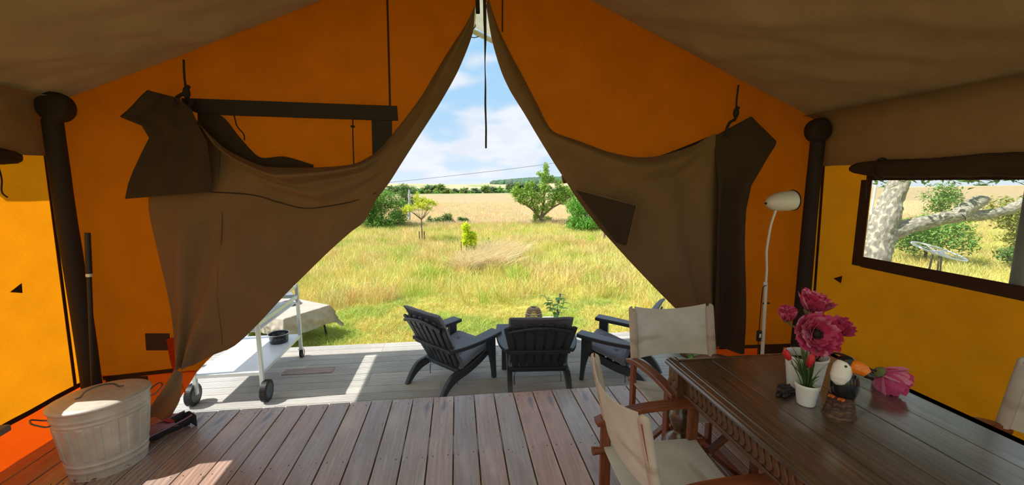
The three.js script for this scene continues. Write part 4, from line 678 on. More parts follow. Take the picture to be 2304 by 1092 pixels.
{ // low side table beyond the middle chair
  const t = thing('side_table', 'low round black side table with pale top beyond the middle lounge chair', 'table', [1.12, DECK, -5.02]);
  part(t, 'table_top', lathe([[0, 0.318], [0.235, 0.318], [0.245, 0.312], [0.245, 0.3], [0.235, 0.296], [0, 0.296]], 48), M.whitePaint);
  part(t, 'rim_band', lathe([[0.247, 0.308], [0.252, 0.304], [0.252, 0.285], [0.247, 0.282]], 48), resin);
  for (const a of [0.5, 2.07, 3.64, 5.21]) part(t, 'leg', taper([[Math.cos(a) * 0.19, 0.296, Math.sin(a) * 0.19, 0.018], [Math.cos(a) * 0.24, 0.0, Math.sin(a) * 0.24, 0.013]], 4, 10), resin);
}
{
  const straw = std({ color: new THREE.Color().setRGB(0.46, 0.32, 0.2), roughness: 0.9 }), pale = std({ color: new THREE.Color().setRGB(0.62, 0.5, 0.36), roughness: 0.9 });
  const t = thing('woven_lantern', 'round banded woven straw lantern on the side table', 'lantern', [0.9, DECK + 0.319, -4.95]);
  const prof = []; for (let i = 0; i <= 12; i++) { const a = i / 12 * Math.PI; prof.push([0.095 * Math.pow(Math.sin(a * 0.94 + 0.19), 0.7), 0.115 - 0.115 * Math.cos(a * 0.97) ]); }
  for (let i = 0; i < 11; i++) { const r = (prof[i][0] + prof[i + 1][0]) / 2 + 0.002, y = (prof[i][1] + prof[i + 1][1]) / 2; part(t, 'woven_ring', new THREE.TorusGeometry(r, 0.0115, 8, 30).rotateX(Math.PI / 2).translate(0, y, 0), i % 3 === 1 ? pale : straw); }
  part(t, 'base', lathe([[0, 0], [0.07, 0], [0.07, 0.012], [0, 0.012]], 24), straw);
}
{
  const green = [[0.20, 0.42, 0.06], [0.32, 0.56, 0.09], [0.44, 0.66, 0.14]].map((c) => phy({ color: new THREE.Color().setRGB(...c), roughness: 0.6, transmission: 0.4, thickness: 0 }));
  const t = thing('vase_of_greens', 'glass vase of leafy green stems with small mauve flowers on the side table', 'vase', [1.185, DECK + 0.319, -4.98]);
  part(t, 'vase', lathe([[0, 0], [0.04, 0], [0.043, 0.01], [0.036, 0.09], [0.045, 0.13], [0.042, 0.13], [0.033, 0.09], [0.039, 0.012], [0, 0.008]], 28), phy({ color: new THREE.Color().setRGB(0.75, 0.9, 0.8), roughness: 0.05, transmission: 0.9, thickness: 0 }));
  const R = rng(41), leafG = surf((u, v) => V((v - 0.5) * 2 * 0.034 * Math.sin(Math.PI * Math.min(0.98, u + 0.04)), 0.012 * Math.abs(v - 0.5) - 0.02 * u * u, u * 0.095), 6, 4, (u, v) => [u, v]);
  const stems = [[[0.0, 0.02, 0], [-0.04, 0.14, 0.0], [-0.1, 0.27, 0.02], [-0.15, 0.36, 0.02]], [[0.01, 0.02, 0], [0.01, 0.15, 0], [0.03, 0.28, 0], [0.045, 0.36, 0.01]], [[0, 0.02, 0.01], [0.03, 0.13, 0.02], [0.08, 0.24, 0.02], [0.1, 0.31, 0.0]], [[0, 0.02, 0], [-0.02, 0.12, 0.02], [-0.045, 0.22, 0.03], [-0.06, 0.29, 0.03]]];
  for (const st of stems) {
    part(t, 'stem', tube(st, 0.003, 14, 5), green[0]);
    const cv = new THREE.CatmullRomCurve3(st.map((p) => V(...p)));
    for (let i = 0; i < 9; i++) { const p = cv.getPoint(0.35 + i * 0.08), l = part(t, 'leaf', leafG, green[Math.floor(R() * 3)]); l.position.copy(p); l.rotation.set(-0.5 + R() * 0.7, R() * 6.28, 0, 'YXZ'); l.scale.setScalar(0.6 + R() * 0.5); }
  }
  const mv = std({ color: 0xa58bb5, roughness: 0.8 });
  for (const [x, y, z] of [[0.012, 0.15, 0.035], [0.03, 0.26, 0.012], [0.045, 0.34, 0.01], [0.02, 0.12, 0.03]]) part(t, 'flower_spike', merge(Array.from({ length: 7 }, (_, i) => ball(0.007, x + 0.006 * Math.cos(i * 2.4), y + i * 0.006, z + 0.006 * Math.sin(i * 2.4), 1, 1, 1, 7, 5))), mv);
}
{ // leafy plant pot at the right end of the deck
  const gm = [[0.13, 0.36, 0.035], [0.22, 0.48, 0.06], [0.34, 0.58, 0.12]].map((c) => phy({ color: new THREE.Color().setRGB(...c), roughness: 0.6, transmission: 0.4, thickness: 0 })), R = rng(77);
  const t = thing('potted_herb', 'bright green low leafy herb at the right of the deck behind the canvas chair', 'potted plant', [2.78, DECK, -4.55]);
  part(t, 'pot_body', lathe([[0, 0], [0.16, 0], [0.18, 0.05], [0.185, 0.06], [0.17, 0.06], [0.16, 0.045]], 30), std({ color: 0x8a5a40, roughness: 0.9 }));
  const leafG = surf((u, v) => V((v - 0.5) * 2 * 0.025 * Math.sin(Math.PI * Math.min(0.98, u + 0.04)), -0.014 * u * u + 0.008 * Math.abs(v - 0.5), u * 0.062), 4, 4, (u, v) => [u, v]);
  for (let i = 0; i < 130; i++) { const a = R() * 6.28, r = Math.sqrt(R()) * 0.3, l = part(t, 'leaf', leafG, gm[Math.floor(R() * 3)]); l.position.set(Math.cos(a) * r, 0.08 + 0.14 * (1 - (r / 0.3) ** 2) * (0.5 + R() * 0.6), Math.sin(a) * r * 0.8); l.rotation.set(-0.7 + R() * 0.9, R() * 6.28, 0, 'YXZ'); l.scale.setScalar(0.8 + R() * 0.6); }
  for (let i = 0; i < 12; i++) { const a = i * 0.9, r = 0.05 + 0.2 * R(); part(t, 'stem', rod(V(0.03 * Math.cos(a), 0.03, 0.03 * Math.sin(a)), V(Math.cos(a) * r, 0.12, Math.sin(a) * r), 0.004, 0.003, 5), gm[0]); }
}
{ // white trolley
  const sheet = std({ color: new THREE.Color().setRGB(0.74, 0.77, 0.82), roughness: 0.25 }), frame = std({ color: new THREE.Color().setRGB(0.66, 0.70, 0.72), roughness: 0.35, metalness: 0.3 });
  const t = thing('serving_trolley', 'white metal serving trolley on castors behind the left flap', 'trolley', [-2.14, DECK, -4.56]);
  const x = 0.29, z = 0.5, q = 0.034;
  for (const [sx, sz, h] of [[-1, 1, 0.89], [1, 1, 0.89], [-1, -1, 0.89], [1, -1, 0.89]]) part(t, 'upright', box(q, h - 0.1, q, sx * x, 0.1 + (h - 0.1) / 2, sz * z, 0.004), frame);
  const shelf = (y, n) => { part(t, n, box(2 * x - 0.01, 0.012, 2 * z - 0.01, 0, y, 0, 0.003), sheet); };
  const railsAt = (y, h) => { for (const s of [-1, 1]) { part(t, 'rail', box(0.022, h, 2 * z, s * x, y, 0, 0.004), frame); part(t, 'rail', box(2 * x, h, 0.022, 0, y, s * z, 0.004), frame); } };
  shelf(0.285, 'bottom_shelf'); railsAt(0.272, 0.035); railsAt(0.745, 0.04); shelf(0.68, 'top_tray'); railsAt(0.872, 0.034); shelf(0.885, 'worktop');
  for (const sx of [-1, 1]) {
    const wh = part(t, 'wheel', new THREE.CylinderGeometry(0.098, 0.098, 0.05, 40).rotateZ(Math.PI / 2).translate(sx * (x + 0.03), 0.098, z), M.black);
    part(wh, 'hub', new THREE.CylinderGeometry(0.07, 0.07, 0.056, 30).rotateZ(Math.PI / 2).translate(sx * (x + 0.03), 0.098, z), std({ color: 0x4c5053, roughness: 0.5 }), 'grey hub');
    part(wh, 'tyre_tread', merge(Array.from({ length: 44 }, (_, i) => box(0.048, 0.006, 0.007, 0, 0.0985, 0, 0).rotateX(i / 44 * Math.PI * 2).translate(sx * (x + 0.03), 0.098, z))), M.black, null, 'stuff');
    const cs = part(t, 'castor', new THREE.CylinderGeometry(0.052, 0.052, 0.03, 28).rotateZ(Math.PI / 2).translate(sx * x, 0.052, -z - 0.02), M.black);
    part(cs, 'castor_fork', merge([box(0.006, 0.075, 0.035, sx * x - 0.02, 0.075, -z - 0.012, 0.002), box(0.006, 0.075, 0.035, sx * x + 0.02, 0.075, -z - 0.012, 0.002), box(0.05, 0.008, 0.05, sx * x, 0.112, -z, 0.002)]), M.steel);
  }
}
{
  const t = thing('saucepan', 'black enamel saucepan standing on the trolley bottom shelf', 'saucepan', [-1.99, DECK + 0.2915, -4.83], 0.4);
  const en = std({ color: new THREE.Color().setRGB(0.03, 0.033, 0.04), roughness: 0.2 });
  part(t, 'pan_body', lathe([[0, 0], [0.085, 0], [0.094, 0.008], [0.1, 0.09], [0.106, 0.098], [0.102, 0.1], [0.096, 0.09], [0.09, 0.012], [0, 0.008]], 44), en);
  part(t, 'rim', new THREE.TorusGeometry(0.105, 0.003, 8, 44).rotateX(Math.PI / 2).translate(0, 0.099, 0), M.steel);
  part(t, 'ear_handle', tube([[-0.035, 0.07, 0.092], [-0.03, 0.066, 0.125], [0, 0.064, 0.135], [0.03, 0.066, 0.125], [0.035, 0.07, 0.092]], 0.007, 24, 8), en);
}
{ // table laid with a linen cloth on the grass beyond the deck
  const a = 0.963, t = thing('garden_table', 'low garden table with dark metal legs on the grass beyond the deck', 'table', [-2.58, GROUND, -6.32], a), L = 0.62, W = 0.34, h = 0.5;
  const iron = std({ color: 0x22262a, roughness: 0.5 });
  part(t, 'table_top', box(2 * W, 0.025, 2 * L, 0, h - 0.016, 0, 0.004), iron);
  for (const [sx, sz] of [[-1, -1], [1, -1], [-1, 1], [1, 1]]) part(t, 'leg', tube([[sx * (W - 0.06), h - 0.03, sz * (L - 0.1)], [sx * (W - 0.05), h - 0.12, sz * (L - 0.08)], [sx * (W - 0.02), 0, sz * (L - 0.02)]], 0.014, 14, 8), iron);
  const lin = phy({ map: tex(512, 512, 1, 1, (x, y, o) => { const n = fbm(x * 7, y * 7, 3, 4) * 24 + noise(x * 240, y * 50) * 7 + noise(x * 50, y * 240) * 7; o[0] = 198 + n; o[1] = 188 + n; o[2] = 174 + n; }), roughness: 0.95, transmission: 0.25, thickness: 0, specularIntensity: 0.2 });
  const cl = thing('tablecloth', 'pale linen tablecloth draped over the low garden table', 'tablecloth', [-2.58, GROUND, -6.32], a);
  const D = 0.27;
  part(cl, 'cloth_sheet', surf((u, v) => {
    const sx = (u - 0.5) * 2 * (W + D), sz = (v - 0.5) * 2 * (L + D), ox = Math.max(0, Math.abs(sx) - W), oz = Math.max(0, Math.abs(sz) - L), o = Math.hypot(ox, oz), dn = Math.min(o, D * 1.25);
    const out = 0.02 + (0.02 + 0.035 * noise(sx * 7, sz * 7, 3) + 0.02 * noise(sx * 16, sz * 16, 5)) * Math.min(1, dn / 0.12), k = ox > 0 && oz > 0 ? 0.07 * Math.min(ox, oz) / D * 1.6 : 0;
    return V(Math.sign(sx) * (Math.min(Math.abs(sx), W) + (ox > 0 ? out + k : 0)), h + 0.004 - (o > 0 ? Math.max(0, dn - 0.008) : 0) + (o === 0 ? 0.002 * noise(sx * 9, sz * 9) : 0), Math.sign(sz) * (Math.min(Math.abs(sz), L) + (oz > 0 ? out + k : 0)));
  }, 70, 96, (u, v) => [u * 1.2, v * 1.8]), lin);
  const plate = (label, x, z, c1, c2) => { const p = thing('plate', label, 'plate', [0, 0, 0]), l = V(x, h + 0.007, z).applyAxisAngle(V(0, 1, 0), a); p.position.set(-2.58 + l.x, GROUND + l.y, -6.32 + l.z); part(p, 'dish', lathe([[0, 0.006], [0.07, 0.007], [0.1, 0.018], [0.135, 0.026], [0.138, 0.024], [0.1, 0.012], [0.07, 0], [0, 0]], 40), std({ color: c1, roughness: 0.3 })); part(p, 'rim_band', lathe([[0.104, 0.0205], [0.136, 0.0275], [0.138, 0.026]], 40), std({ color: c2, roughness: 0.3 }), 'dark rim'); return p; };
  plate('dinner plate with a dark blue rim near the corner of the linen cloth', 0.05, -0.38, 0xd8dce4, 0x2f3a58);
  plate('purple rimmed plate on the linen cloth beside the trolley', 0.12, 0.1, 0xd8d0dc, 0x5a3566);
}
{
  const m = std({ color: new THREE.Color().setRGB(0.2, 0.23, 0.3), roughness: 0.5 });
  const t = thing('garden_chair', 'grey garden chair behind the linen covered table, mostly hidden by the flap', 'chair', [-2.95, GROUND, -7.25], 0.5);
  part(t, 'seat', box(0.42, 0.02, 0.4, 0, 0.42, 0, 0.006), m);
  part(t, 'back_board', box(0.44, 0.1, 0.018, 0, 0.73, -0.22, 0.006), m);
  for (const s of [-1, 1]) { part(t, 'rear_leg', bar(V(s * 0.19, 0, -0.2), V(s * 0.19, 0.78, -0.22), 0.025, 0.025), m); part(t, 'front_leg', bar(V(s * 0.19, 0, 0.18), V(s * 0.19, 0.42, 0.18), 0.025, 0.025), m); }
}
// ================================================================ the land: lawn, meadow, wheat, hedges, trees, hill
const meadowTex = tex(1024, 1024, 9, 9, (x, y, o) => { const g = fbm(x * 1.1, y * 1.1, 3, 5), f = noise(x * 26, y * 26, 2) * 0.5 + noise(x * 60, y * 60, 7) * 0.5; mix3(o, [140, 142, 56], [206, 192, 104], clamp(0.5 + g * 1.1 + f * 0.5)); });
const wheatTex = tex(1024, 1024, 12, 12, (x, y, o) => { const g = fbm(x * 0.8, y * 0.8, 3, 5), f = noise(x * 18, y * 18, 2) * 0.6 + noise(x * 44, y * 44, 7) * 0.6; mix3(o, [154, 134, 94], [182, 162, 118], clamp(0.5 + g * 0.8 + f * 0.5)); });
const gy = (x, z) => GROUND + 0.05 * noise(x * 0.4, z * 0.4, 3) + 0.03 * noise(x * 1.3, z * 1.3, 5);
const wheatY = (x, z) => GROUND + 0.1 - 0.0078 * Math.max(0, -z - 30) + 0.012 * Math.max(0, x) * smooth(-40, -90, z) + 0.06 * noise(x * 0.1, z * 0.1);
const ring = (x0, x1, z0, z1, nx, nz, Y, U) => surf((u, v) => { const x = lerp(x0, x1, u), z = lerp(z0, z1, v); return V(x, Y(x, z), z); }, nx, nz, (u, v, p) => [p.x, p.z]);
struct('ground', ring(-60, 80, 45, -21.2, 120, 70, gy), std({ map: meadowTex, roughness: 1 }));
struct('wheat_field', ring(-160, 200, -20.8, -92, 90, 50, wheatY), std({ map: wheatTex, roughness: 1 }));
const hillY = (x, z) => { const d = -z; let y = lerp(wheatY(x, -92), -11, smooth(92, 260, d)); y += smooth(420, 950, d) * (4 + 13 * Math.exp(-(((x - 230) / 150) ** 2)) + 5.5 * Math.exp(-(((x + 260) / 160) ** 2)) + 3 * noise(x * 0.006, 3)); return y; };
const farTex = tex(512, 512, 420, 420, (x, y, o) => { const g = fbm(x * 0.012, y * 0.02, 3, 3), f = fbm(x * 0.3, y * 0.3, 2, 3); const c = g > 0.08 ? [176, 164, 124] : g > -0.1 ? [206, 184, 140] : [128, 146, 92]; mix3(o, c, [160, 150, 110], clamp(0.3 + f)); });
struct('hill', surf((u, v) => { const z = lerp(-91, -1300, v * v * 0.6 + v * 0.4), x = lerp(-700, 900, u); return V(x, hillY(x, z), z); }, 120, 70, (u, v, p) => [p.x, p.z]), std({ map: farTex, roughness: 1 }));

const IM = new THREE.Matrix4(), IQ = new THREE.Quaternion(), IC = new THREE.Color();
function blades(n, h, spread, w, bend, seed, seeds = 0) {     // a tuft of curved blades, some with a seed head
  const R = rng(seed), pos = [], idx = [];
  for (let i = 0; i < n; i++) {
    const a = R() * 6.28, r = Math.sqrt(R()) * spread, x = Math.cos(a) * r, z = Math.sin(a) * r, b = R() * 6.28, L = h * (0.55 + R() * 0.6), k = bend * (0.3 + R()), dx = Math.cos(b), dz = Math.sin(b), ww = w * (0.6 + R() * 0.7), f = R() * 3.14, cx = Math.cos(f) * ww, cz = Math.sin(f) * ww, s0 = pos.length / 3, sd = i < seeds;
    const ts = [0, 0.4, 0.75, 1];
    ts.forEach((t, j) => { const px = x + dx * k * L * t * t, pz = z + dz * k * L * t * t, py = L * t * (1 - 0.25 * k * t), q = j === 3 ? 0.08 : sd && j === 2 ? 1.5 : 1 - 0.5 * t; pos.push(px - cx * q, py, pz - cz * q, px + cx * q, py, pz + cz * q); });
    for (let j = 0; j < 3; j++) { const a0 = s0 + j * 2; idx.push(a0, a0 + 1, a0 + 2, a0 + 1, a0 + 3, a0 + 2); }
  }
  const g = new THREE.BufferGeometry(); g.setAttribute('position', new THREE.Float32BufferAttribute(pos, 3)); g.setIndex(idx); g.computeVertexNormals(); return g;
}
function scatter(name, geo, mat, spots, colors, label, category) {
  const m = new THREE.InstancedMesh(geo, mat, spots.length); m.name = numbered(name);
  spots.forEach(([x, y, z, s, t, c], i) => { IQ.setFromAxisAngle(V(0, 1, 0), t); IM.compose(V(x, y, z), IQ, V(s, s, s)); m.setMatrixAt(i, IM); m.setColorAt(i, IC.setRGB(...c)); });
  m.userData = { label, category, kind: 'stuff' }; scene.add(m); return m;
}
const grassMat = phy({ color: 0xffffff, roughness: 0.8, transmission: 0.35, thickness: 0, specularIntensity: 0.3 });
{
  const R = rng(101), lawn = [], meadow = [], hay = [], wheat = [];
  const G = [[0.52, 0.58, 0.12], [0.68, 0.65, 0.17], [0.76, 0.67, 0.26], [0.50, 0.60, 0.16]], tint = (a, b, t) => a.map((v, i) => lerp(v, b[i], t) * (0.85 + R() * 0.3));
  const inView = (x, z) => { const d = -z; return (x > -3.2 - d * 0.22 && x < 2.5 + d * 0.42) || (x > 2.9 && x > d * 0.55 && x < d * 1.8 + 3); };
  for (let i = 0; i < 90000 && lawn.length < 20000; i++) {
    const z = -5.3 - Math.pow(R(), 1.3) * 5, x = lerp(-6, 9, R()); if (!inView(x, z)) continue;
    const edge = 7.6 + 0.9 * noise(x * 0.6, 3) + 0.4 * noise(x * 2, z); if (-z > edge + R() * 1.2) continue;
    if (z > -5.46 && x > -3.2 && x < 4.2) continue;
    const m = fbm(x * 0.7, z * 0.7, 5, 3); lawn.push([x, gy(x, z) - 0.01, z, 0.7 + R() * 0.7, R() * 6.28, m > 0.02 ? tint(G[3], G[0], R()) : tint(G[1], G[2], R() * 0.6)]);
  }
  for (let i = 0; i < 300000 && meadow.length < 30000; i++) {
    const z = -7 - Math.pow(R(), 0.95) * 14.4, x = lerp(-9, 30, Math.pow(R(), 1.35)); if (!inView(x, z)) continue;
    const edge = 7.6 + 0.9 * noise(x * 0.6, 3) + 0.4 * noise(x * 2, z); if (-z < edge + R() * 0.8) continue;
    const m = fbm(x * 0.35, z * 0.5, 9, 3), m2 = fbm(x * 0.9, z * 0.9, 19, 3); if (m2 < -0.3) continue;
    const c = m2 > 0.16 ? tint(G[0], [0.46, 0.58, 0.08], R()) : m > 0.0 ? tint(G[2], [0.7, 0.56, 0.24], R()) : tint(G[1], G[2], R());
    meadow.push([x, gy(x, z) - 0.02, z, 0.75 + R() * 0.5 + m * 0.3, R() * 6.28, c]);
  }
  for (let i = 0; i < 9000; i++) { const z = -4 - R() * 8, x = 3.2 + R() * 16; meadow.push([x, gy(x, z) - 0.02, z, 0.6 + R() * 0.6, R() * 6.28, tint(G[1], G[2], R())]); }
  for (let i = 0; i < 420; i++) { const a = R(), z = -10.2 - R() * 2.6, x = 0.9 + (R() + R() - 1) * 0.8 + (z + 11.5) * -0.3; hay.push([x, gy(x, z), z, 0.7 + R() * 0.5, R() * 0.9 - 0.5, tint([0.68, 0.52, 0.24], [0.72, 0.62, 0.36], R())]); }
  for (let i = 0; i < 200000 && wheat.length < 26000; i++) { const z = -20.6 - Math.pow(R(), 1.6) * 22, x = lerp(-10, 46, R()); if (!inView(x, z)) continue; wheat.push([x, wheatY(x, z) - 0.03, z, 0.8 + R() * 0.4, R() * 6.28, tint([0.80, 0.66, 0.38], [0.86, 0.73, 0.45], R())]); }
  scatter('lawn_grass', blades(16, 0.085, 0.075, 0.0028, 0.9, 3), grassMat, lawn, 0, 'short yellowish green lawn grass beyond the deck edge', 'grass');
  scatter('meadow_grass', blades(20, 0.36, 0.13, 0.0032, 0.7, 8, 7), grassMat, meadow, 0, 'tall dry yellow green meadow grass before the wheat field', 'grass');
  scatter('dry_grass', blades(18, 0.62, 0.09, 0.0034, 1.0, 18, 8), grassMat, hay, 0, 'straw coloured leaning dry grass clump right of the yellow shrub', 'grass');
  scatter('wheat', blades(26, 0.34, 0.2, 0.004, 0.35, 28, 26), grassMat, wheat, 0, 'ripe pale golden wheat standing in the field', 'wheat');
}
// ---- leaves: one closed list of folded leaf blades, set about twig ends inside blobs [x, y, z, rx, ry, rz]
function foliage(blobs, n, size, seed, droop = 0.2, ratio = 0.42) {
  const R = rng(seed), pos = [], col = [], idx = [], vol = blobs.map((b) => b[3] * b[4] + b[4] * b[5]), tot = vol.reduce((a, b) => a + b, 0), q = new THREE.Quaternion(), e = new THREE.Euler(), v = V(0, 0, 0);
  for (let i = 0; i < n; i++) {
    let r = R() * tot, k = 0; while (r > vol[k] && k < blobs.length - 1) r -= vol[k++];
    const b = blobs[k], a = R() * 6.28, y = R() * 2 - 1, h = Math.sqrt(1 - y * y), d = Math.pow(R(), 0.45), c = V(b[0] + Math.cos(a) * h * d * b[3], b[1] + y * d * b[4], b[2] + Math.sin(a) * h * d * b[5]);
    const s = size * (0.6 + R() * 0.8), w = s * ratio, tone = 0.78 + R() * 0.44, yel = R();
    e.set(-droop + (R() - 0.5) * 1.6, R() * 6.28, (R() - 0.5) * 1.2, 'YXZ'); q.setFromEuler(e);
    const s0 = pos.length / 3; for (const [x, yy, z] of [[0, 0, 0], [w / 2, s * 0.09, s * 0.45], [0, 0, s], [-w / 2, s * 0.09, s * 0.45]]) { v.set(x, yy, z).applyQuaternion(q).add(c); pos.push(v.x, v.y, v.z); col.push(tone * (0.86 + yel * 0.3), tone, tone * (0.8 + 0.3 * (1 - yel))); }
    idx.push(s0, s0 + 1, s0 + 2, s0, s0 + 2, s0 + 3);
  }
  const g = new THREE.BufferGeometry(); g.setAttribute('position', new THREE.Float32BufferAttribute(pos, 3)); g.setAttribute('color', new THREE.Float32BufferAttribute(col, 3)); g.setIndex(idx); g.computeVertexNormals(); return g;
}
const leafMat = (r, g, b) => phy({ color: new THREE.Color().setRGB(r, g, b), vertexColors: true, roughness: 0.65, transmission: 0.4, thickness: 0, specularIntensity: 0.4 });
const barkM = std({ map: tex(256, 256, 0.6, 0.6, (x, y, o) => { const g = fbm(x * 22, y * 50, 3, 4); mix3(o, [86, 74, 60], [150, 138, 118], clamp(0.5 + g)); }), roughness: 0.95 });
function plant(name, label, cat, x, z, y, stems, blobs, n, size, mat, seed, droop, ratio, group) {
  const t = thing(name, label, cat, [x, y, z], 0, group);
  stems.forEach((s, i) => part(t, i ? 'branch' : 'trunk', taper(s, 10, 8, 0.15, i), barkM));
  part(t, 'foliage', foliage(blobs, n, size, seed, droop, ratio), mat, null, 'stuff');
  return t;
}
const gr = leafMat(0.19, 0.38, 0.07), grDk = leafMat(0.12, 0.25, 0.055), lime = leafMat(0.58, 0.66, 0.06), yell = leafMat(0.76, 0.86, 0.06), olive = leafMat(0.26, 0.36, 0.08), bluish = leafMat(0.12, 0.21, 0.09);
const blobsIn = (n, seed, cx, cy, cz, rx, ry, rz, br) => { const R = rng(seed); return Array.from({ length: n }, () => { const a = R() * 6.28, y = R() * 2 - 1, h = Math.sqrt(Math.max(0, 1 - y * y)), d = 0.45 + 0.55 * R(); return [cx + Math.cos(a) * h * rx * d, cy + y * ry * d, cz + Math.sin(a) * h * rz * d, br * (0.7 + R() * 0.6), br * (0.5 + R() * 0.5), br * (0.7 + R() * 0.6)]; }); };
// big shrub at the left
plant('garden_shrub', 'big dense green shrub at the left end of the meadow', 'shrub', -3.35, -20.3, GROUND, [[[0, 0, 0, 0.07], [-0.1, 0.6, 0, 0.05], [-0.2, 1.2, 0, 0.02]], [[0.1, 0, 0, 0.05], [0.4, 0.7, 0.1, 0.03], [0.6, 1.1, 0.1, 0.01]]], blobsIn(52, 5, -0.1, 1.0, 0, 1.2, 1.0, 1.0, 0.38), 15000, 0.095, gr, 3, 0.1);
plant('garden_shrub', 'pale green bush rising behind the big left shrub beside the grey stake', 'shrub', -3.6, -30.5, GROUND, [[[0, 0, 0, 0.06], [0.05, 0.9, 0, 0.03], [0.1, 1.7, 0, 0.01]]], blobsIn(26, 15, 0.1, 1.3, 0, 0.8, 0.95, 0.7, 0.36), 5200, 0.11, leafMat(0.17, 0.3, 0.09), 13, 0.1);
{ // slim young tree with lime crown, tied to two stakes
  const st = [[[0, 0, 0, 0.022], [0.01, 0.5, 0, 0.02], [0, 0.98, 0, 0.018]]], R = rng(8), bl = [];
  for (let i = 0; i < 11; i++) { const a = i / 11 * 6.28 + 0.2, r = 0.3 + 0.34 * R(), y = 1.28 + 0.42 * R(); st.push([[0, 0.95, 0, 0.013], [Math.cos(a) * r * 0.45, 1.14, Math.sin(a) * r * 0.45, 0.009], [Math.cos(a) * r, y, Math.sin(a) * r, 0.003]]); bl.push([Math.cos(a) * r, y + 0.02, Math.sin(a) * r, 0.17, 0.1, 0.17]); }
  for (let i = 0; i < 9; i++) { const a = R() * 6.28, r = 0.3 * R(); bl.push([Math.cos(a) * r, 1.42 + 0.25 * R(), Math.sin(a) * r, 0.17, 0.1, 0.17]); }
  bl.push([-0.1, 1.83, 0, 0.07, 0.1, 0.07], [0.12, 1.72, 0, 0.06, 0.08, 0.06], [-0.52, 1.3, 0, 0.14, 0.16, 0.14]);
  const t = plant('young_tree', 'slim young tree with a lime yellow crown standing in the meadow', 'tree', -1.26, -15.2, GROUND, st, bl, 3300, 0.06, lime, 21, 0.3, 0.5);
  for (const s of [-0.09, 0.1]) part(t, 'stake', taper([[s, 0, 0.05, 0.022], [s * 0.9, 0.55, 0.05, 0.02]], 4, 8), barkM);
}
plant('low_bush', 'dark green broad low bush at the wheat edge right of the young tree', 'bush', -0.72, -20.95, GROUND, [[[0, 0, 0, 0.02], [0.1, 0.4, 0, 0.01], [0.2, 0.75, 0, 0.005]], [[0.0, 0, 0, 0.02], [-0.3, 0.4, 0, 0.01], [-0.4, 0.55, 0, 0.005]], [[0.1, 0.3, 0, 0.01], [0.12, 0.6, 0, 0.008], [0.1, 0.82, 0, 0.006]]], [[-0.62, 0.28, 0, 0.22, 0.2, 0.2], [-0.25, 0.34, 0, 0.3, 0.24, 0.25], [0.1, 0.4, 0, 0.32, 0.3, 0.25], [0.27, 0.58, 0, 0.24, 0.2, 0.2], [0.42, 0.3, 0, 0.16, 0.2, 0.16], [-0.62, 0.5, 0, 0.1, 0.14, 0.1], [-0.9, 0.2, 0, 0.16, 0.14, 0.16]], 2600, 0.085, grDk, 31, 0.1);
plant('low_bush', 'small dark green rounded bush at the edge of the wheat field', 'bush', 0.33, -21.1, GROUND, [[[0, 0, 0, 0.016], [0.05, 0.25, 0, 0.01], [0, 0.5, 0, 0.004]]], [[-0.1, 0.28, 0, 0.24, 0.16, 0.2], [0.14, 0.26, 0, 0.24, 0.14, 0.2], [-0.2, 0.44, 0, 0.13, 0.12, 0.12], [0.05, 0.4, 0, 0.18, 0.12, 0.16]], 1300, 0.085, grDk, 37, 0.1);
{
  const t = plant('yellow_shrub', 'bright yellow leaved upright shrub in the middle of the meadow', 'shrub', 0.29, -12.15, GROUND + 0.2, [[[0, 0, 0, 0.02], [0.02, 0.45, 0, 0.012], [-0.03, 0.8, 0, 0.004]], [[0.03, 0, 0, 0.014], [0.1, 0.3, 0, 0.009], [0.13, 0.6, 0, 0.004]]], [[-0.06, 0.76, 0, 0.13, 0.13, 0.12], [-0.02, 0.56, 0, 0.16, 0.12, 0.14], [0.12, 0.52, 0, 0.14, 0.16, 0.12], [0.06, 0.33, 0, 0.2, 0.16, 0.16], [0.12, 0.18, 0, 0.12, 0.12, 0.12], [-0.1, 0.36, 0, 0.08, 0.12, 0.08], [-0.04, 0.86, 0, 0.04, 0.05, 0.04]], 3200, 0.06, yell, 43, 0.35, 0.5);
  for (const [x, h] of [[-0.2, 0.38], [-0.06, 0.3]]) part(t, 'stake', taper([[x, 0, 0.08, 0.014], [x, h, 0.08, 0.012]], 4, 7), barkM);
  const d = thing('teasel', 'dry brown seed heads on thin stalks right of the yellow shrub', 'weed', [0.85, GROUND, -12.0]);
  for (const [x, y, r] of [[0.02, 0.68, 0.016], [-0.06, 0.54, 0.014], [0.05, 0.58, 0.014], [-0.12, 0.46, 0.012], [0.1, 0.45, 0.012], [0.0, 0.43, 0.012]]) { const s = part(d, 'stalk', rod(V(x * 0.4 - 0.1, 0, 0), V(x, y, 0), 0.005, 0.003, 5), barkM); part(s, 'seed_head', ball(r, x, y, 0, 0.8, 1.3, 0.8, 8, 6), M.post); }
  part(d, 'stake', taper([[-0.16, 0, 0, 0.016], [-0.15, 0.33, 0, 0.013]], 4, 7), M.post);
}
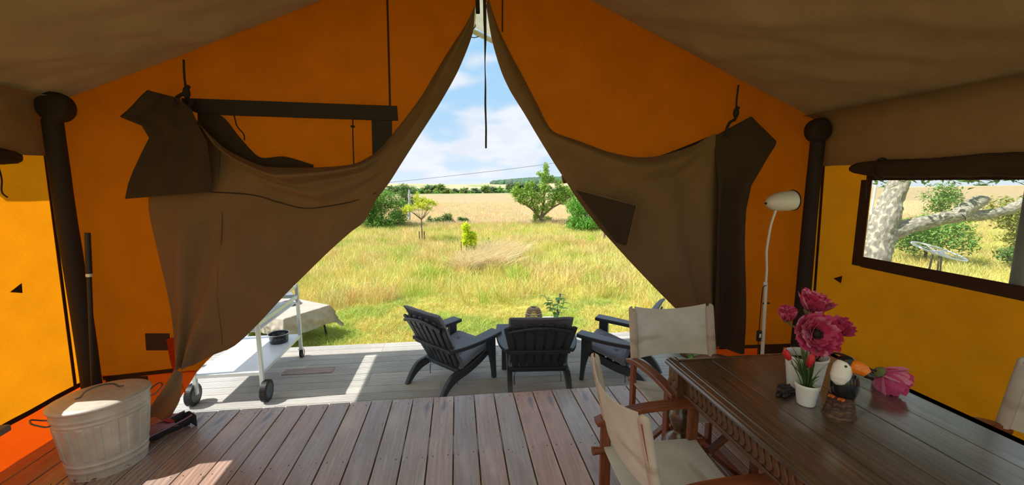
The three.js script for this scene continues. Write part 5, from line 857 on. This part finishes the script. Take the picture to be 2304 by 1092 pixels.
{ // apricot-like tree, open crown on a short trunk
  const st = [[[0, 0, 0, 0.12], [-0.02, 0.3, 0, 0.1], [-0.08, 0.6, 0, 0.08]], [[-0.05, 0.5, 0, 0.06], [-0.5, 0.95, 0.1, 0.045], [-1.0, 1.3, 0.1, 0.03], [-1.35, 1.7, 0, 0.012]], [[-0.05, 0.5, 0, 0.06], [0.1, 1.1, 0, 0.05], [0.12, 1.9, 0, 0.035], [0.2, 2.9, 0, 0.008]], [[0, 0.55, 0, 0.06], [0.5, 1.0, 0.1, 0.05], [0.95, 1.25, 0.15, 0.035], [1.6, 1.7, 0.1, 0.012]], [[-0.3, 0.8, 0, 0.03], [-0.5, 1.4, 0, 0.02], [-0.55, 2.0, 0, 0.008]], [[0.5, 1.0, 0, 0.03], [0.7, 1.6, 0, 0.02], [0.85, 2.2, 0, 0.008]]];
  const bl = [[-1.35, 1.75, 0, 0.2, 0.25, 0.2], [-1.15, 1.45, 0.1, 0.24, 0.2, 0.22], [-0.95, 1.7, 0, 0.24, 0.24, 0.22], [-0.85, 1.3, 0.1, 0.26, 0.18, 0.22], [-0.55, 1.65, 0, 0.28, 0.3, 0.25], [-0.5, 1.15, 0, 0.24, 0.18, 0.2], [-0.5, 2.1, 0, 0.14, 0.22, 0.14], [-0.1, 1.45, 0, 0.3, 0.3, 0.25], [0.1, 1.95, 0, 0.26, 0.34, 0.24], [0.17, 2.5, 0, 0.2, 0.3, 0.2], [0.2, 2.9, 0, 0.13, 0.26, 0.13], [-0.12, 2.62, 0, 0.12, 0.14, 0.12], [-0.25, 0.85, 0, 0.16, 0.24, 0.16], [-0.3, 0.5, 0, 0.12, 0.16, 0.12], [0.15, 0.95, 0, 0.22, 0.26, 0.2], [0.3, 0.45, 0, 0.2, 0.1, 0.18], [0.1, 0.3, 0, 0.16, 0.1, 0.14], [0.6, 1.5, 0, 0.3, 0.3, 0.25], [0.95, 1.6, 0, 0.34, 0.3, 0.28], [0.85, 2.1, 0, 0.2, 0.26, 0.2], [1.3, 1.75, 0, 0.34, 0.26, 0.26], [1.1, 1.3, 0.1, 0.28, 0.18, 0.24], [1.6, 1.6, 0, 0.3, 0.24, 0.24], [0.5, 1.15, 0, 0.2, 0.16, 0.2], [-0.75, 2.0, 0, 0.1, 0.2, 0.1], [-1.2, 2.1, 0, 0.08, 0.16, 0.08], [0.5, 2.35, 0, 0.14, 0.18, 0.14]];
  plant('fruit_tree', 'open crowned green fruit tree with a short trunk right of centre in the meadow', 'tree', 4.12, -20.7, GROUND, st, bl.map((b) => [b[0], b[1], b[2], b[3] * 1.18, b[4] * 1.12, b[5] * 1.18]), 9800, 0.105, leafMat(0.40, 0.58, 0.13), 51, 0.5, 0.5);
  plant('fruit_tree', 'low drooping bright green tree behind the mesh window flap at the meadow edge', 'tree', 5.55, -17.9, GROUND, [[[0, 0, 0, 0.09], [0, 0.5, 0, 0.07], [-0.1, 1.0, 0, 0.03]], [[0, 0.4, 0, 0.04], [-0.6, 0.7, 0, 0.025], [-1.1, 0.4, 0, 0.01]]], [...blobsIn(30, 25, 0, 0.7, 0, 1.0, 0.6, 0.9, 0.36), [-0.2, 1.6, 0, 0.5, 0.35, 0.4], [0.3, 1.8, 0, 0.5, 0.4, 0.4], [-0.6, 1.25, 0, 0.4, 0.25, 0.3]].map((b) => [b[0], Math.max(0.2, b[1]), ...b.slice(2)]), 6500, 0.12, leafMat(0.19, 0.44, 0.07), 61, 0.7, 0.36);
}
{ // grey stake, wires
  const galv = std({ color: new THREE.Color().setRGB(0.5, 0.52, 0.55), roughness: 0.6 });
  single('utility_pole', rod(V(-2.42, GROUND - 0.1, -21.9), V(-2.36, 1.22, -21.9), 0.062, 0.045, 12), galv, 'thin grey post standing beside the big left shrub', 'post');
  const wire = std({ color: 0x39424c, roughness: 0.7 });
  single('power_line', tube([[-12, 1.05, -40.5], [-6.2, 1.55, -40], [2, 2.45, -40], [9.25, 3.38, -40], [22, 5.2, -40]], 0.016, 40, 5), wire, 'thin dark overhead wire crossing the sky above the field', 'wire');
  single('power_line', tube([[-2, 0.62, -60], [4, 0.28, -60], [12, -0.15, -60]], 0.02, 20, 5), wire, 'faint wire crossing low in front of the wheat field', 'wire');
  for (const [x, z, h, l] of [[5.3, -14.9, 0.42, 'short weathered wooden post under the low green tree'], [5.62, -14.6, 0.36, 'second short weathered post just right of the first under the tree']]) single('fence_post', taper([[x, GROUND - 0.05, z, 0.045], [x + 0.01, GROUND + h, z, 0.04]], 3, 9, 0.1, x), barkM, l, 'post');
  const b = thing('white_board', 'white slanted board at the edge of the right flap under the tree', 'board', [5.72, GROUND, -14.4], 0.3);
  part(b, 'panel', box(0.5, 0.4, 0.02, 0.1, 0.24, 0, 0.004, [-0.5, 0, 0]), M.whitePaint); part(b, 'strut', bar(V(0, 0, -0.2), V(0, 0.4, -0.08), 0.03, 0.03), barkM);
}
{ // hedge row of trees beyond the field, one by one, and the wooded hill
  const protos = [[gr, 1], [bluish, 2], [olive, 3], [grDk, 4]].map(([m, s]) => { const t = plant('hedge_tree', 'x', 'tree', 0, 0, 0, [[[0, 0, 0, 0.35], [0.1, 2, 0, 0.28], [0, 3.5, 0, 0.15]]], blobsIn(16, 70 + s, 0, 4.3 + s * 0.2, 0, 2.6, 2.4, 2.4, 1.25), 1500, 0.75, m, 80 + s, 0.1, 0.7); scene.remove(t); return t; });
  counts.hedge_tree = 0;
  const R = rng(91), place = (x, z, top, k, label, group) => { const c = copy(protos[k], [x, 0, z], R() * 6.28, label), h = top - hillY(x, z); c.scale.set(h / 7.2 * (0.95 + R() * 0.5), h / 7.2, h / 7.2 * 1.1); c.position.y = hillY(x, z); c.userData.group = group; };
  for (let i = 0; i < 36; i++) { const u = i / 35, x = lerp(-74, 92, u), z = -225 - 40 * R(); place(x, z, -2.3 + 2.4 * noise(x * 0.06, 5) + R() * 1.5 - 0.4 * u, [1, 0, 3, 1, 2][i % 5], 'tree in the hedge row along the far end of the wheat field', 'hedge row trees'); }
  for (let i = 0; i < 13; i++) { const x = lerp(-38, 6, i / 12), z = -185 - 12 * R(); place(x, z, -2.3 + 0.7 * R(), [0, 2][i % 2], 'rounded pale green bush in the near hedge at the far field corner', 'near hedge bushes'); }
  for (let i = 0; i < 8; i++) { const x = lerp(52, 78, i / 7), z = -420; place(x, z, -1.2 + R() * 1.6, 1, 'dark tree in the small clump left of the wooded hill', 'trees left of the hill'); }
  for (let i = 0; i < 16; i++) { const x = lerp(95, 330, R()), z = -200 - R() * 60; place(x * 1.0, z, -1.5 + R() * 3, [1, 0, 3][i % 3], 'tree in the far row seen through the right window', 'window row trees'); }
  const spots = []; for (let i = 0; i < 3600; i++) { const x = lerp(60, 470, R()), z = -760 - 260 * R(), y = hillY(x, z); if (y < -2.5 + 2 * noise(x * 0.02, z * 0.02)) continue; spots.push([x, y + 1.5, z, 5 + R() * 3, R() * 6.28, [0.8 + R() * 0.4, 0.8 + R() * 0.4, 0.8 + R() * 0.4]]); }
  const crown = new THREE.IcosahedronGeometry(1, 2), p = crown.attributes.position; for (let i = 0; i < p.count; i++) { const x = p.getX(i), y = p.getY(i), z = p.getZ(i), n = 1 + 0.35 * noise(x * 2.5, y * 2.5, z * 2.5); p.setXYZ(i, x * n, y * n * 0.8, z * n); } crown.computeVertexNormals();
  scatter('hill_woodland', crown, std({ color: new THREE.Color().setRGB(0.075, 0.14, 0.085), roughness: 1 }), spots, 0, 'dark blue green woodland covering the distant hill on the right', 'woodland');
}
// ---- outside the right window: old lichened tree, shrubs, wire stand, outer pole
{
  const lich = std({ map: tex(512, 512, 0.8, 0.8, (x, y, o) => { const g = fbm(x * 16, y * 34, 3, 4), l = smooth(0.0, 0.2, fbm(x * 20, y * 20, 11, 4)); mix3(o, [112, 108, 98], [172, 166, 152], clamp(0.5 + g * 1.2)); mix3(o, o.slice(), [204, 206, 176], l * 0.7); }), roughness: 0.95 });
  const t = thing('old_tree', 'gnarled old tree with pale lichen and a long low branch outside the right window', 'tree', [4.85, GROUND, -4.36]);
  const lp = (p) => p.map(([x, y, z, r]) => [x - 4.85, y - GROUND, z + 4.36, r]);
  part(t, 'trunk', taper(lp([[4.72, GROUND - 0.1, -4.36, 0.25], [4.78, 0.3, -4.36, 0.2], [4.83, 0.85, -4.36, 0.17], [4.93, 1.1, -4.38, 0.15], [5.06, 1.4, -4.42, 0.11], [5.2, 1.75, -4.45, 0.1], [5.35, 2.3, -4.5, 0.08], [5.4, 3.1, -4.5, 0.05]]), 70, 24, 0.42, 3), lich);
  part(t, 'branch', taper(lp([[4.85, 0.95, -4.36, 0.13], [5.15, 1.06, -4.34, 0.09], [5.5, 1.15, -4.31, 0.075], [5.85, 1.21, -4.28, 0.07], [6.1, 1.215, -4.26, 0.062], [6.4, 1.28, -4.22, 0.055], [6.58, 1.38, -4.2, 0.05], [6.9, 1.52, -4.15, 0.035], [7.5, 1.9, -4.1, 0.02]]), 60, 16, 0.35, 9), lich);
  part(t, 'branch_stub', taper(lp([[5.8, 1.2, -4.28, 0.075], [5.92, 1.3, -4.28, 0.085], [6.08, 1.38, -4.28, 0.07], [6.2, 1.4, -4.28, 0.02]]), 16, 14, 0.35, 5), lich);
  part(t, 'foliage', foliage([...blobsIn(24, 5, 0.7, 3.2, 0, 1.4, 0.6, 1.3, 0.4), ...blobsIn(26, 6, 0.55, 2.36, 0.55, 1.5, 0.1, 0.35, 0.16)], 5200, 0.09, 3, 0.4), grDk, null, 'stuff');
}
plant('window_shrub', 'rounded green shrub in the meadow seen through the right window', 'shrub', 12.2, -9.6, GROUND, [[[0, 0, 0, 0.05], [0, 0.5, 0, 0.03], [0, 1, 0, 0.01]]], blobsIn(22, 33, 0, 0.85, 0, 0.8, 0.45, 0.8, 0.36), 4200, 0.1, gr, 71, 0.2);
plant('window_shrub', 'taller loose shrub with yellow blossom behind the branch seen through the right window', 'shrub', 15.4, -9.6, GROUND, [[[0, 0, 0, 0.05], [0, 0.8, 0, 0.03], [0, 1.6, 0, 0.01]]], blobsIn(26, 34, 0, 1.2, 0, 1.5, 0.8, 0.9, 0.4), 5200, 0.11, leafMat(0.3, 0.34, 0.06), 72, 0.2);
plant('window_shrub', 'low dark shrub right of the wire stand seen through the right window', 'shrub', 14.2, -8.0, GROUND, [[[0, 0, 0, 0.05], [0, 0.4, 0, 0.03], [0, 0.8, 0, 0.01]]], blobsIn(22, 35, 0, 0.5, 0, 1.5, 0.3, 0.8, 0.3), 4200, 0.1, grDk, 73, 0.2);
plant('window_shrub', 'slender green sapling before the field seen through the right window', 'shrub', 18.5, -14.2, GROUND, [[[0, 0, 0, 0.05], [0, 0.8, 0, 0.03], [0, 1.8, 0, 0.01]]], blobsIn(14, 36, 0, 1.5, 0, 0.7, 0.6, 0.6, 0.36), 1800, 0.11, gr, 74, 0.2);
{
  const wm = std({ color: new THREE.Color().setRGB(0.8, 0.82, 0.82), roughness: 0.4, metalness: 0.2 });
  const t = thing('wire_stand', 'round white wire rimmed garden stand on thin legs outside the right window', 'stand', [6.68, GROUND, -5.1], 0.2);
  part(t, 'rim', new THREE.TorusGeometry(0.3, 0.014, 8, 50).rotateX(Math.PI / 2 + 0.3).rotateZ(-0.12).translate(0, 1.3, 0), wm);
  part(t, 'hub', new THREE.CylinderGeometry(0.06, 0.07, 0.05, 16).translate(0, 1.28, 0), M.steel);
  for (let i = 0; i < 6; i++) { const a = i * 1.047; part(t, 'spoke', rod(V(0, 1.29, 0), V(Math.cos(a) * 0.3, 1.3 - Math.sin(a) * 0.089 - 0.036 * Math.cos(a), Math.sin(a) * 0.286), 0.006, 0.006, 6), wm); }
  for (const a of [0.3, 2.4, 4.5]) part(t, 'leg', tube([[Math.cos(a) * 0.05, 1.27, Math.sin(a) * 0.05], [Math.cos(a) * 0.1, 0.8, Math.sin(a) * 0.1], [Math.cos(a) * 0.3, 0, Math.sin(a) * 0.3]], 0.012, 16, 6), std({ color: 0x6a6a58, roughness: 0.7 }));
  single('tent_pole', rod(V(3.2, GROUND, -2.02), V(3.2, 1.95, -2.02), 0.03, 0.03, 12), M.post, 'dark outer tent pole standing outside the right window', 'pole');
  single('white_pole', taper([[13.4, GROUND, -12.4, 0.03], [13.5, 1.0, -12.4, 0.03], [13.56, 2.2, -12.4, 0.05]], 8, 8), wm, 'thin white pole standing in the field outside the right window', 'pole');
}
scene.traverse((o) => { if (o.isMesh || o.isInstancedMesh) { o.castShadow = true; o.receiveShadow = true; } });
sun.castShadow = true;
renderer.render(scene, camera);
